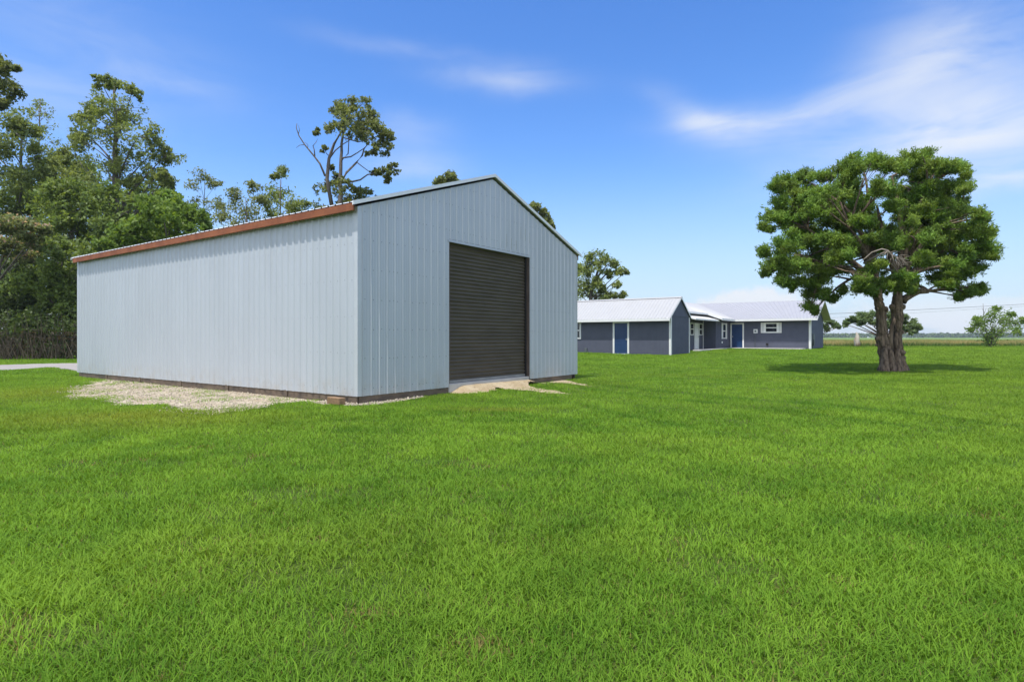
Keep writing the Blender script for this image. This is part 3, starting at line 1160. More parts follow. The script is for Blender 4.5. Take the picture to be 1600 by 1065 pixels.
hc.prism([(-0.05, -0.05), (0.13, -0.05), (0.13, -0.02), (-0.02, -0.02), (-0.02, 0.12), (-0.05, 0.12)], 'z', 0.0, HE - 0.02)
hc.build('corner_board', M['white'], house)
hc = MB()
hc.box(-ST - 0.02, -ST + 0.10, HS - 0.04, HS - 0.021, 0, HE - 0.15)
hc.build('corner_board', M['siding'], house)
hc = MB()
hc.box(-ST - 0.16, -ST - 0.05, HS + SR - 0.05, HS + SR - 0.021, 0, HE - 0.3)
hc.build('door_trim', M['white'], house)
putH = lambda u, t, z: (-t - 0.016, u, z)          # on the main front
putW = lambda x, t, z: (x, HS - t - 0.016, z)      # on the wing's side wall
putR = lambda x, t, z: (x, HS + SR - t - 0.016, z)  # on the recessed wall


def along(px, o, side='front'):
    """local coordinate along the main front (E2) where the sight line at photo column px meets it"""
    k = (px - 800) / FPX
    if side == 'front':
        return (o[0] - k * o[1]) / (0.81568 + k * 0.57851)
    return (k * o[1] - o[0]) / (0.57851 - k * 0.81568)


u1, u0 = along(1141.5, A0), along(1162.5, A0)
door(house, u0, u1, 0.02, 2.16, putH, M['blue_door'], 0.11, 1, bottom=False, panels=False)
u1, u0 = along(1196, A0), along(1214.5, A0)
wz0, wz1 = 1.30, 2.16
window(house, u0 - 0.06, u1 + 0.06, wz0, wz1, putH, 0.10)


def shutter(parent, a, b, z0, z1, put):
    s = MB()
    frame_ring(s, a, b, z0, z1, 0.05, put, 0.003, 0.04)
    n = int((z1 - z0 - 0.1) / 0.055)
    for i in range(n):
        zz = z0 + 0.05 + (z1 - z0 - 0.1) * i / n
        slab(s, a + 0.05, b - 0.05, zz, zz + 0.046, put, 0.004, 0.026 + 0.006 * (i % 2))
    s.build('shutter', M['white'], parent)


ua, ub = along(1221.3, A0), along(1189, A0)
shutter(house, ua, u0 - 0.063, wz0, wz1, putH)
shutter(house, u1 + 0.063, ub, wz0, wz1, putH)
I0 = A0 + E2 * HS
wa, wb = along(1127.5, I0, 'side'), along(1134.5, I0, 'side')
window(house, wa + 0.16, wb - 0.16, 0.82, 2.10, putW, 0.08)
shutter(house, wa - 0.08, wa + 0.157, 0.80, 2.12, putW)
shutter(house, wb - 0.157, wb + 0.10, 0.80, 2.12, putW)
R0 = I0 + E2 * SR
for (pa, pb) in ((1077.8, 1083.2), (1091.8, 1096.8)):
    a, b = along(pa, R0, 'side'), along(pb, R0, 'side')
    window(house, a, b, 1.10, 2.05, putR, 0.07)
a, b = along(1084.2, R0, 'side'), along(1091.0, R0, 'side')
door(house, a, b, 0.0, 2.06, putR, M['white'], 0.07, 1, bottom=False)
ua, ub = along(1184, A0), along(1178, A0)
eb = MB()
slab(eb, ua, ub, 1.28, 1.62, putH, 0.003, 0.13)
eb_o = eb.build('meter_box', M['white'], house)
ed = MB()
uc, zc = (ua + ub) / 2, 1.47
slab(ed, uc - 0.07, uc + 0.07, zc - 0.09, zc + 0.05, putH, 0.131, 0.16)
ed.build('meter_dial', M['utility'], eb_o)
cdt = MB()
uu = along(1180, A0)
cdt.tube([(-0.05, uu, 0.02), (-0.05, uu, 1.28)], 0.022, 8)
cdt.build('conduit', M['utility'], house)
hbv = MB()
uu = along(1199, A0)
hbv.box(-0.10, -0.02, uu - 0.09, uu + 0.09, 0.26, 0.44, 0, 0.01)
hbv.build('wall_vent', M['dark'], house)
dv = MB()
xx = along(1127.5, I0, 'side')
dv.box(xx - 0.10, xx + 0.10, HS - 0.07, HS - 0.02, 0.44, 0.60, 0, 0.01)
dv.build('wall_vent', M['white'], house)
ub_ = MB()
ub_.box(0.35, 0.75, -0.16, -0.022, 0.75, 1.25, 0, 0.01)
ub_.tube([(0.25, -0.08, -0.1), (0.25, -0.08, 1.3)], 0.03, 8)
ub_.box(0.95, 1.35, -0.12, -0.022, 0.25, 1.15, 0, 0.01)
ub_.build('utility_boxes', M['utility'], house)
fl = MB()
fl.box(-ST - 0.03, -ST + 0.12, HS - 0.16, HS - 0.041, HE - 0.33, HE - 0.24, 0, 0.01)
fl.tube([(-ST - 0.0, HS - 0.1, HE - 0.26), (-ST - 0.14, HS - 0.18, HE - 0.28)], [0.03, 0.06], 8)
fl.build('flood_light', M['white'], house)
# patio slab
pt = MB()
pt.box(-1.5, -0.02, 0.35, HS - 0.02, -0.25, 0.055, 0, 0.015)
pt.box(-WT - 0.3, -1.505, HS - 0.55, HS - 0.02, -0.25, 0.04, 0, 0.015)
o = pt.build('patio', M['concrete'])
o.location = (A0[0], A0[1], HZ)
o.rotation_euler = (0, 0, ROT)
tag(o, kind='structure')
SHED_FOOT = [loc(S0, 0, 0), loc(S0, SW, 0), loc(S0, SW, SL), loc(S0, 0, SL)]
HOUSE_FOOT = [loc(A0, -1.5, 0.35), loc(A0, 0, 0), loc(A0, HD, 0), loc(A0, HD, 14), loc(A0, -WT, 14), loc(A0, -WT, HS - 0.5), loc(A0, -1.5, HS - 0.5)]


# ------------------------------------------------------------------ foliage
def spray_quads(c, axis, size, tint, aspect=0.22):
    """narrow sprays whose long axis follows the given direction"""
    n = len(c)
    t = axis + RNG.normal(size=(n, 3)) * 0.55
    t /= np.linalg.norm(t, axis=1)[:, None] + 1e-9
    b = np.cross(t, RNG.normal(size=(n, 3)))
    b /= np.linalg.norm(b, axis=1)[:, None] + 1e-9
    s = (size * RNG.uniform(0.6, 1.4, n))[:, None]
    v = np.stack([c - t * s, c + b * s * aspect, c + t * s, c - b * s * aspect], 1)
    return v.reshape(-1, 3), np.repeat(tint, 4, axis=0)


def leaf_quads(c, size, tint, aspect=0.55, up=0.0):
    """one rhombic leaf per centre, random direction; up tilts the faces towards the sky"""
    n = len(c)
    nrm = RNG.normal(size=(n, 3))
    nrm[:, 2] += up
    nrm /= np.linalg.norm(nrm, axis=1)[:, None]
    t = np.cross(nrm, RNG.normal(size=(n, 3)))
    t /= np.linalg.norm(t, axis=1)[:, None] + 1e-9
    b = np.cross(nrm, t)
    s = (size * RNG.uniform(0.6, 1.35, n))[:, None]
    v = np.stack([c - t * s, c + b * s * aspect + t * s * 0.1, c + t * s, c - b * s * aspect + t * s * 0.1], 1)
    v[:, (1, 3)] += (nrm * s * 0.18)[:, None]
    return v.reshape(-1, 3), np.repeat(tint, 4, axis=0)


def quads_obj(name, v, tint, m, parent=None):
    n = len(v) // 4
    return np_mesh(name, v, np.arange(n * 4), np.arange(n) * 4, np.full(n, 4), m, parent, tint)


def bez(a, b, sag=0.0, n=6, side=None):
    a, b = Vector(a), Vector(b)
    mid = (a + b) / 2 + Vector((0, 0, sag)) + (side or Vector((0, 0, 0)))
    return [a * (1 - t) ** 2 + mid * 2 * t * (1 - t) + b * t * t for t in [i / n for i in range(n + 1)]]


PAL = {
    'mid': ((0.122, 0.188, 0.042), (0.205, 0.275, 0.060)),
    'olive': ((0.155, 0.208, 0.055), (0.245, 0.298, 0.082)),
    'bright': ((0.120, 0.205, 0.030), (0.195, 0.290, 0.050)),
    'dark': ((0.050, 0.088, 0.022), (0.095, 0.140, 0.032)),
    'pale': ((0.155, 0.195, 0.075), (0.230, 0.265, 0.105)),
    'pine': ((0.130, 0.165, 0.048), (0.210, 0.240, 0.070)),
    'cedar': ((0.108, 0.190, 0.024), (0.185, 0.290, 0.044)),
    'blue': ((0.105, 0.165, 0.060), (0.165, 0.225, 0.085)),
}


def tints(n, pal, per=1):
    lo, hi = np.array(PAL[pal][0]), np.array(PAL[pal][1])
    t = RNG.random((n, 1)) ** 1.2
    c = lo + (hi - lo) * t
    return c * RNG.uniform(0.85, 1.15, (n, 1))


def split(blobs, k=3, f=0.62, off=0.55):
    out = []
    for (x, y, z, r) in blobs:
        for _ in range(k):
            d = RNG.normal(size=3)
            d *= off * r / np.linalg.norm(d)
            out.append((x + d[0], y + d[1], z + d[2] * 0.8, r * f * RNG.uniform(0.75, 1.2)))
    return out


def crown_points(blobs, ncl, nlf, spread=0.17, flat=0.8, shell=0.5):
    """blobs: array of (x,y,z,r). clusters near the shell of each blob, leaves around each cluster"""
    pts, cid, cl = [], [], []
    base = 0
    for (x, y, z, r) in blobs:
        n = max(4, int(ncl * RNG.uniform(0.8, 1.2)))
        d = RNG.normal(size=(n, 3))
        d /= np.linalg.norm(d, axis=1)[:, None]
        d[:, 2] *= flat
        rad = r * (shell + (1.08 - shell) * RNG.random(n) ** 0.7)
        c = np.array((x, y, z)) + d * rad[:, None]
        cl.append(c)
        k = max(3, int(nlf))
        l = c[:, None] + RNG.normal(size=(n, k, 3)) * (np.array((1, 1, 0.75)) * r * spread)
        pts.append(l.reshape(-1, 3))
        cid.append(np.repeat(np.arange(n) + base, k))
        base += n
    return np.concatenate(pts), np.concatenate(cid), cl


def tree(name, label, cat, d, base_px, trunk, blobs, pal='mid', leaf=0.17, ncl=16, nlf=26, r0=0.2, spread=0.2, flat=0.85, depth=2.0, branches=True,
         group=None, extra_branches=(), m='leaf', bark='bark2', spread_stems=0, shell=0.45, flowers=None, twigs=2, base_py=None, up=0.3, fluff=1.0):
    """trunk: [(px,py)...] from the ground up at distance d;  blobs: (px,py,rpx)"""
    bx_ = (base_px - 800) / FPX * d
    gz = float(hz(bx_, d))
    base = Vector((bx_, d, gz))
    t = thing(name, label, cat, base, 0, group)
    pts = [Vector((0, 0, -0.15))]
    for (px, py) in trunk:
        p = P(px, py, d + random.uniform(-0.3, 0.3)) - base
        pts.append(p)
    tr_ = MB()
    n = len(pts)
    rad = [r0 * (1 - 0.82 * (i / (n - 1)) ** 0.9) for i in range(n)]
    rad[0] *= 1.35
    # smooth the polyline
    sm_, sr2 = [], []
    for i in range(n - 1):
        for s in range(4):
            f = s / 4
            j = Vector((random.uniform(-1, 1), random.uniform(-1, 1), 0)) * rad[i] * 0.25
            sm_.append(pts[i].lerp(pts[i + 1], f) + (j if i + s > 0 else Vector()))
            sr2.append(rad[i] + (rad[i + 1] - rad[i]) * f)
    sm_.append(pts[-1])
    sr2.append(rad[-1])
    tr_.tube(sm_, sr2, 8, wob=0.08)
    B = []
    for (px, py, rp) in blobs:
        r = rp / FPX * d
        dd = d + random.uniform(-1, 1) * depth
        p = P(px, py, dd) - base
        B.append((p.x, p.y, p.z, r))
        if branches:
            # attach on the trunk lower than the clump
            cand = [q for q in range(len(sm_)) if sm_[q].z < p.z - 0.15 * (p - sm_[q]).length and sm_[q].z > 0.6]
            if cand:
                q = min(cand, key=lambda q: abs((p.z - sm_[q].z) - 0.75 * (Vector((p.x, p.y, 0)) - Vector((sm_[q].x, sm_[q].y, 0))).length - 0.3))
                br = min(sr2[q] * 0.6, 0.03 + 0.012 * (p - sm_[q]).length)
                pth = bez(sm_[q], p, random.uniform(-0.1, 0.25) * r * 2, 6, Vector((random.uniform(-.2, .2), random.uniform(-.2, .2), 0)) * r)
                tr_.tube(pth, [br * (1 - 0.75 * i / 6) for i in range(7)], 5, cap=False)
    for (path, ra, rb) in extra_branches:
        pp = [P(px, py, d + dz) - base for (px, py, dz) in path]
        tr_.tube(pp, [ra + (rb - ra) * i / (len(pp) - 1) for i in range(len(pp))], 6)
    B3 = split(B, 5, 0.72, 0.78 * fluff)
    pts_, cid, cl = crown_points(B3, ncl * 0.55, nlf * 0.85, spread * 1.5, flat, 0.05)
    for b, c in zip(B, cl[::5]):
        for k in range(min(twigs * 3, len(c))):
            tr_.tube(bez(Vector(b[:3]), Vector(c[k]), 0.1 * b[3], 3), [0.022, 0.016, 0.012, 0.008], 4, cap=False)
    tr_.build('trunk', M[bark], t)
    ct_ = tints(int(cid.max()) + 1, pal)
    tc = ct_[cid] * RNG.uniform(0.85, 1.18, (len(pts_), 1))
    v, tt = leaf_quads(pts_, leaf * 0.80, tc, 0.5, up)
    if flowers:
        ok = RNG.random(len(pts_)) < flowers
        fp = pts_[ok]
        fv, ft = leaf_quads(fp + np.array((0, 0, 0.12)), leaf * 0.7, np.tile(np.array((0.46, 0.33, 0.26)), (len(fp), 1)) * RNG.uniform(0.7, 1.2, (len(fp), 1)), 0.8, 1.5)
        v = np.concatenate([v, fv])
        tt = np.concatenate([tt, ft])
    quads_obj('crown', v, tt, M[m], t)
    return t


# -- the wood on the left
TG = 'trees of the wood left of the barn'
tree('pine_tree', 'pine at the left picture edge, only its topmost tufts reaching into view', 'tree', 42, -40, [(-42, 400), (-38, 250), (-30, 110)],
     [(6, 104, 12), (11, 139, 15), (-8, 122, 20), (23, 106, 6), (2, 165, 9), (-30, 150, 26), (-50, 180, 26), (-20, 90, 16), (-50, 110, 20)], 'pine', 0.16, 16, 24, 0.26, group=TG, depth=1.2)
tree('broadleaf_tree', 'slim see-through tree with thin feathery top left of the tallest tree', 'tree', 52, 62, [(62, 420), (60, 280), (63, 160)],
     [(58, 162, 9), (69, 176, 11), (47, 176, 8), (60, 200, 14), (77, 222, 13), (42, 224, 14), (62, 240, 18), (80, 260, 16)], 'olive', 0.13, 9, 9, 0.16, spread=0.26, group=TG)
tree('broadleaf_tree', 'tallest broad olive-green tree of the wood with many spreading stems', 'tree', 48, 184,
     [(183, 420), (181, 330), (180, 260), (182, 200), (178, 135)],
     [(158, 128, 12), (178, 140, 15), (205, 148, 13), (150, 165, 16), (138, 185, 14), (182, 172, 24), (202, 188, 20), (162, 200, 26), (128, 205, 19), (142, 228, 25), (182, 222, 28),
      (216, 214, 22), (236, 238, 22), (256, 246, 17), (202, 252, 26), (162, 256, 26), (122, 250, 20), (264, 272, 12), (242, 278, 18), (212, 288, 16), (108, 282, 18), (262, 296, 12), (150, 290, 16)],
     'olive', 0.145, 24, 17, 0.42, spread=0.115, depth=3.0, group=TG, fluff=1.15,
     extra_branches=[([(183, 345, 0), (165, 300, 1), (135, 262, 1)], .13, .04), ([(183, 350, 0), (150, 318, -1), (118, 285, -1)], .12, .04), ([(183, 340, 0), (205, 300, 1), (228, 262, 1)], .13, .04),
                     ([(184, 365, 0), (215, 325, -1), (250, 295, -1)], .10, .03), ([(182, 360, 0), (160, 330, 1), (140, 290, 2)], .10, .03)])
tree('broadleaf_tree', 'bushy green tree filling the left picture edge below the pine tufts', 'tree', 45, 28, [(28, 420), (30, 300), (34, 215)],
     [(14, 190, 20), (42, 212, 22), (8, 228, 26), (62, 250, 22), (34, 262, 28), (86, 242, 16), (90, 272, 22), (8, 284, 28), (60, 298, 28), (100, 308, 22), (-25, 220, 30), (-30, 280, 34), (-40, 340, 34)],
     'olive', 0.15, 26, 22, 0.34, spread=0.15, group=TG, depth=2.6, fluff=1.1)
tree('broadleaf_tree', 'dense dark-leaved tree standing in front of the tallest tree stems', 'tree', 43, 120, [(120, 470), (122, 380), (125, 325)],
     [(30, 330, 28), (80, 338, 32), (130, 326, 32), (165, 313, 24), (110, 362, 30), (150, 356, 28), (195, 348, 24), (220, 318, 20), (60, 372, 28), (195, 385, 26), (240, 375, 22), (100, 300, 20)],
     'mid', 0.16, 28, 24, 0.3, spread=0.16, group=TG)
tree('broadleaf_tree', 'rounded bright green broadleaf tree just above the far end of the barn roof', 'tree', 39, 262, [(262, 470), (262, 390), (266, 335)],
     [(252, 330, 24), (284, 318, 20), (234, 348, 20), (302, 342, 17), (270, 352, 24), (210, 362, 20), (182, 372, 18), (318, 354, 10), (265, 305, 14), (290, 370, 22), (160, 385, 15)],
     'bright', 0.18, 24, 18, 0.24, spread=0.14, group=TG)
tree('mimosa_tree', 'spreading mimosa with pinkish blossom on flat tiers at the left edge', 'tree', 37, -8, [(-6, 470), (0, 410), (18, 372)],
     [(6, 352, 18), (38, 358, 20), (20, 392, 18), (56, 378, 13), (-10, 376, 20), (62, 360, 10), (40, 405, 14)], 'pale', 0.13, 22, 22, 0.16, flat=0.35, group=TG, flowers=0.09, depth=1.3)
tree('broadleaf_tree', 'leafy young tree overgrown with vines beside the far barn corner', 'tree', 38.5, 92, [(92, 500), (94, 440), (98, 400)],
     [(100, 395, 22), (72, 420, 22), (108, 428, 22), (42, 440, 22), (86, 458, 24), (112, 488, 20), (62, 488, 20), (130, 440, 20), (135, 400, 20), (125, 470, 20)], 'mid', 0.15, 24, 24, 0.12, group=TG, depth=1.2)
tree('broadleaf_tree', 'low dark green tree above the thicket at the left picture edge', 'tree', 39.5, 12, [(12, 520), (14, 470), (16, 440)],
     [(14, 465, 24), (30, 505, 14), (-14, 440, 26), (-20, 490, 26), (40, 470, 18), (18, 425, 18), (55, 512, 14)], 'dark', 0.15, 24, 24, 0.12, group=TG, depth=1.2)
tree('broadleaf_tree', 'thin sparse sapling right of the bright green broadleaf tree', 'tree', 50, 318, [(318, 450), (318, 340), (320, 285)],
     [(312, 274, 10), (326, 286, 11), (302, 288, 10), (332, 316, 12), (306, 320, 13), (322, 340, 14), (338, 288, 6)], 'pale', 0.13, 10, 10, 0.1, spread=0.25, group=TG)
tree('broadleaf_tree', 'airy pale green tree above the middle of the barn eave', 'tree', 48, 388, [(388, 450), (386, 360), (384, 310)],
     [(372, 306, 13), (380, 328, 18), (396, 292, 9), (352, 338, 13), (402, 336, 18), (366, 350, 16), (345, 325, 8), (405, 310, 9)], 'pale', 0.14, 14, 14, 0.14, spread=0.24, group=TG)
tree('broadleaf_tree', 'airy tree with a narrow raised tip left of the vine-covered pine', 'tree', 49, 440, [(440, 450), (438, 340), (438, 280)],
     [(440, 272, 10), (434, 296, 15), (456, 312, 15), (474, 318, 9), (424, 312, 13), (446, 330, 16), (420, 335, 14), (470, 335, 10), (428, 275, 5)], 'olive', 0.14, 15, 15, 0.14, spread=0.24, group=TG)
tree('pine_tree', 'tall open pine with vine-wrapped twin stems and a bare dead limb', 'tree', 46, 522,
     [(522, 460), (531, 330), (532, 270), (534, 225), (541, 172)],
     [(545, 168, 13), (561, 168, 15), (530, 178, 13), (576, 186, 11), (545, 192, 18), (570, 202, 16), (555, 213, 14), (590, 206, 12), (604, 214, 8), (597, 230, 11), (524, 204, 10), (582, 236, 8),
      (494, 205, 5), (612, 264, 8), (600, 272, 8), (586, 268, 5), (606, 278, 6), (564, 298, 10), (576, 308, 11), (552, 178, 18), (580, 204, 15), (560, 206, 14), (538, 188, 14), (512, 296, 13), (530, 308, 17), (505, 318, 15), (546, 318, 13), (520, 280, 9), (508, 234, 5),
      (533, 290, 10), (515, 262, 5)],
     'pine', 0.14, 20, 12, 0.30, spread=0.13, depth=1.5, group=TG, branches=False, twigs=1, fluff=1.45,
     extra_branches=[([(520, 330, 0), (511, 280, 0), (514, 248, 0), (522, 225, 0), (534, 205, 0), (548, 182, 0)], .17, .05),
                     ([(508, 275, 0), (500, 256, 0), (490, 243, 0), (476, 226, 0), (467, 212, 0), (463, 200, 0), (464, 193, 0)], .085, .02),
                     ([(492, 245, 0), (491, 234, 0), (489, 228, 0), (494, 222, 0), (496, 217, 0)], .05, .02), ([(476, 226, 0), (468, 227, 0), (463, 231, 0)], .03, .012),
                     ([(481, 232, 0), (481, 226, 0), (476, 222, 0)], .025, .012), ([(466, 210, 0), (468, 203, 0), (466, 196, 0)], .03, .012),
                     ([(534, 284, 0), (541, 270, 0), (556, 255, 0), (566, 243, 0), (569, 232, 0), (578, 222, 0)], .10, .04),
                     ([(534, 285, 0), (550, 284, 0), (563, 281, 0), (574, 273, 0), (588, 270, 0), (602, 268, 0)], .08, .03),
                     ([(558, 254, 0), (567, 261, 0), (578, 269, 0)], .04, .025), ([(535, 285, 0), (548, 287, 0), (560, 295, 0)], .06, .025),
                     ([(534, 247, 0), (548, 245, 0), (558, 239, 0), (570, 231, 0)], .06, .03), ([(533, 252, 0), (544, 240, 0), (545, 222, 0), (544, 212, 0)], .05, .03),
                     ([(516, 246, 0), (524, 235, 0), (535, 226, 0), (548, 218, 0)], .06, .03), ([(517, 246, 0), (510, 240, 0), (507, 232, 0)], .04, .02),
                     ([(536, 215, 0), (560, 222, 0), (575, 218, 0), (595, 212, 0)], .05, .02)])
tree('pine_tree', 'small round pine tuft peeping above the left roof slope of the barn', 'tree', 50, 696, [(696, 430), (696, 330), (697, 278)],
     [(698, 276, 9), (689, 283, 8), (707, 280, 7), (695, 300, 16), (705, 320, 20)], 'pine', 0.16, 20, 18, 0.22, group='pine tops behind the barn', depth=0.6)
tree('pine_tree', 'pine top slanting down behind the right roof slope of the barn', 'tree', 54, 836, [(836, 450), (834, 380), (834, 325)],
     [(834, 323, 7), (846, 334, 8), (857, 346, 7), (862, 353, 4), (826, 330, 7), (840, 350, 14), (830, 370, 18), (815, 350, 14)], 'pine', 0.17, 20, 18, 0.22, group='pine tops behind the barn', depth=0.6)
tree('oak_tree', 'open-branched oak rising behind the white shed roof', 'tree', 60, 922, [(922, 480), (924, 455), (934, 425), (942, 405)],
     [(926, 405, 11), (942, 400, 11), (934, 418, 11), (956, 412, 7), (968, 424, 6), (979, 424, 4), (916, 426, 10), (912, 446, 13), (934, 442, 10), (926, 462, 14), (945, 466, 9), (964, 444, 5), (970, 460, 6),
      (958, 462, 6), (905, 420, 8), (900, 455, 16), (952, 428, 7), (944, 452, 7), (890, 430, 14)], 'olive', 0.17, 14, 15, 0.3, spread=0.24, depth=1.5,
     extra_branches=[([(926, 452, 0), (945, 430, 0), (962, 422, 0), (980, 423, 0)], .10, .03), ([(924, 465, 0), (945, 460, 0), (972, 458, 0)], .09, .03), ([(930, 436, 0), (948, 415, 0), (958, 408, 0)], .08, .03)])

tree('broadleaf_tree', 'dusky green tree filling the gap behind the tallest tree and the left edge tree', 'tree', 57, 112, [(112, 450), (112, 340), (114, 270)],
     [(112, 262, 24), (85, 285, 28), (140, 285, 28), (60, 320, 30), (110, 325, 32), (160, 325, 30), (85, 360, 32), (140, 365, 32), (30, 300, 26), (20, 350, 34)], 'mid', 0.19, 26, 24, 0.3, group=TG, depth=2.0)
tree('broadleaf_tree', 'dusky green tree showing through behind the bright green broadleaf tree', 'tree', 56, 232, [(232, 450), (232, 350), (234, 300)],
     [(232, 300, 22), (210, 325, 26), (255, 325, 24), (190, 350, 28), (235, 350, 28), (280, 352, 22), (215, 380, 30), (262, 385, 28)], 'mid', 0.19, 26, 24, 0.3, group=TG, depth=2.0)

# -- undergrowth under the trees: a mass nobody could count
n = 52000
ux = RNG.uniform(-62, -13, n)
uy = RNG.uniform(41.5, 52, n)
top = 6.4 + 3.4 * fnoise(ux, uy, 0.25, 71)
uz = top * RNG.random(n) ** 0.8
un = fnoise(ux, uz * 2, 0.9, 44)
ok = un > 0.36
c = np.stack([ux, uy, uz], 1)[ok]
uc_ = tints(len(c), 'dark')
mid_ = fnoise(c[:, 0], c[:, 2] * 1.3, 0.6, 45) > 0.55
uc_[mid_] = tints(int(mid_.sum()), 'mid')  # noise patches of mid-green leaves among the dark ones
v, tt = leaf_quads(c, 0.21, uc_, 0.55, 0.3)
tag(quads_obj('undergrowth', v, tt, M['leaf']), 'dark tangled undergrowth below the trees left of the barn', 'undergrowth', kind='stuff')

# -- the brown thicket along the driveway
th = thing('hedge', 'brown twiggy thicket with leafy vines on top along the driveway', 'hedge', (-30, 36.5, 0))
tw = MB()
rr_ = random.Random(21)
for i in range(620):
    x = rr_.uniform(-42, -20) + 30
    y = rr_.uniform(-0.7, 1.1)
    h = rr_.uniform(0.8, 2.9)
    lx, ly = rr_.uniform(-0.9, 0.9), rr_.uniform(-0.3, 0.3)
    r = rr_.choice([0.012, 0.016, 0.02, 0.03])
    tw.tube(bez((x, y, -0.05), (x + lx, y + ly, h), 0, 4, Vector((rr_.uniform(-.3, .3), rr_.uniform(-.2, .2), 0))), [r, r, r * .8, r * .6, r * .4], 4, cap=False)
for i in range(160):
    x = rr_.uniform(-42, -20) + 30
    z = rr_.uniform(0.4, 1.9)
    tw.tube(bez((x, rr_.uniform(-.7, .4), z), (x + rr_.uniform(-1.6, 1.6), rr_.uniform(-.7, .4), z + rr_.uniform(-.7, .5)), -0.2, 4), 0.012, 4, cap=False)
tw.build('stems', M['twig'], th)
n = 15000
x = RNG.uniform(-12, 10, n)
top_ = 1.4 + 1.5 * fnoise(x, x * 0, 0.55, 66)
z = np.where(RNG.random(n) < 0.40, top_ + RNG.normal(0, 0.45, n), RNG.uniform(0.1, 2.0, n))
y = RNG.uniform(-0.8, 1.4, n)
y = np.where(z < 0.5 + 2.0 * fnoise(x, x * 0, 0.9, 67), RNG.uniform(0.1, 1.5, n), y)
ok = (fnoise(x, z * 1.5, 1.1, 5) > 0.42) & (z > 0.02)
c = np.stack([x, y, z], 1)[ok]
tcol = tints(len(c), 'dark')
dry = (fnoise(c[:, 0], c[:, 2], 1.7, 15) > 0.52) & (c[:, 2] < 1.7)
tcol[dry] = np.array((0.10, 0.075, 0.04)) * RNG.uniform(0.6, 1.2, (dry.sum(), 1))
v, tt = leaf_quads(c, 0.085, tcol, 0.55, 0.2)
quads_obj('foliage', v, tt, M['leaf'], th)

# -- the big cedar on the lawn
CD = 23.9
CB = Vector(((1396 - 800) / FPX * CD, CD, float(hz((1396 - 800) / FPX * CD, CD))))
cedar = thing('cedar_tree', 'big spreading cedar with a gnarled double trunk alone on the lawn', 'tree', CB)


def cz_(X, Y, dd=0.0):
    """point from a spot of the enlarged crown study"""
    return P(1170 + X / 3.8, 210 + Y / 3.8, CD + dd) - CB


CROWN = """1030 130 95|1110 180 90|1200 215 75|1255 190 40|935 195 75|830 190 65|725 170 65|640 185 68|560 225 66|455 255 50|330 270 66|245 285 66|165 325 48|225 390 86|335 370 88|430 340 80
545 320 88|160 480 66|105 555 36|220 500 60|320 470 66|425 420 80|520 420 86|620 460 88|690 400 56|810 330 66|900 320 82|1000 300 84|1100 320 90|1200 310 84|1275 320 46|1290 240 20|860 420 52|950 470 84|1060 470 94
1150 490 88|1240 430 62|1345 490 60|1400 500 36|1330 580 76|1250 600 86|1150 610 96|1050 610 100|950 600 90|870 640 56|1395 630 56|1440 715 44|1370 710 84|1280 710 94|1180 730 96|1080 730 94|1000 750 70|1120 830 76
1230 820 76|1320 810 72|950 840 56|1385 915 38|1310 930 46|1250 965 26|1190 890 50|560 530 70|640 550 68|740 540 56|720 640 40|570 650 50|470 650 76|380 625 60|290 630 76|190 660 76|105 690 44|150 765 66
95 825 28|235 780 80|330 740 76|430 750 84|530 730 74|600 700 50|205 850 54|275 895 54|370 850 84|460 840 72|540 800 56|560 925 24|480 955 40|400 940 60|365 1020 30|390 1045 20|700 850 56|755 800 56|730 905 40|800 770 30|880 890 44|703 905 56|755 925 48|665 900 38|912 890 56|965 900 46|820 880 40|820 590 60|760 330 36|620 330 50"""
blobs = []
rc_ = random.Random(3)
for tok in CROWN.replace('\n', '|').split('|'):
    X, Y, R = map(float, tok.split())
    ex, ey = (X - 770) / 740, (Y - 560) / 520
    half = sqrt(max(0.05, 1 - min(0.95, ex * ex + ey * ey * 0.8))) * 3.9
    low = Y > 880
    dd = rc_.uniform(-0.9, 0.75) * half * (0.7 if low else 1)
    p = cz_(X, Y, dd)
    # keep the clump's place in the outline while it moves in depth
    blobs.append((p.x, p.y, p.z, R / 3.8 / FPX * (CD + dd) * 1.02))
nb = len(blobs)
for tok in CROWN.replace('\n', '|').split('|'):
    X, Y, R = map(float, tok.split())
    for _ in range(2):
        ex, ey = (X - 770) / 740, (Y - 560) / 520
        half = sqrt(max(0.05, 1 - min(0.95, ex * ex + ey * ey * 0.8))) * 3.9
        dd = rc_.uniform(-1.0, 0.9) * half * (0.7 if Y > 880 else 1)
        p = cz_(X + rc_.uniform(-.55, .55) * R, Y + rc_.uniform(-.5, .5) * R, dd)
        blobs.append((p.x, p.y, p.z, R * rc_.uniform(0.45, 0.7) / 3.8 / FPX * (CD + dd)))
for i in range(46):                          # the far half of the crown
    a, e, q_ = rc_.uniform(0, 2 * pi), rc_.uniform(-0.2, 1.0), rc_.uniform(0.4, 0.86)
    ctr = cz_(780, 600)
    blobs.append((ctr.x + cos(a) * 4.4 * q_, ctr.y + abs(sin(a)) * 4.0 * q_, ctr.z + e * 2.5 * q_, rc_.uniform(0.4, 0.62)))


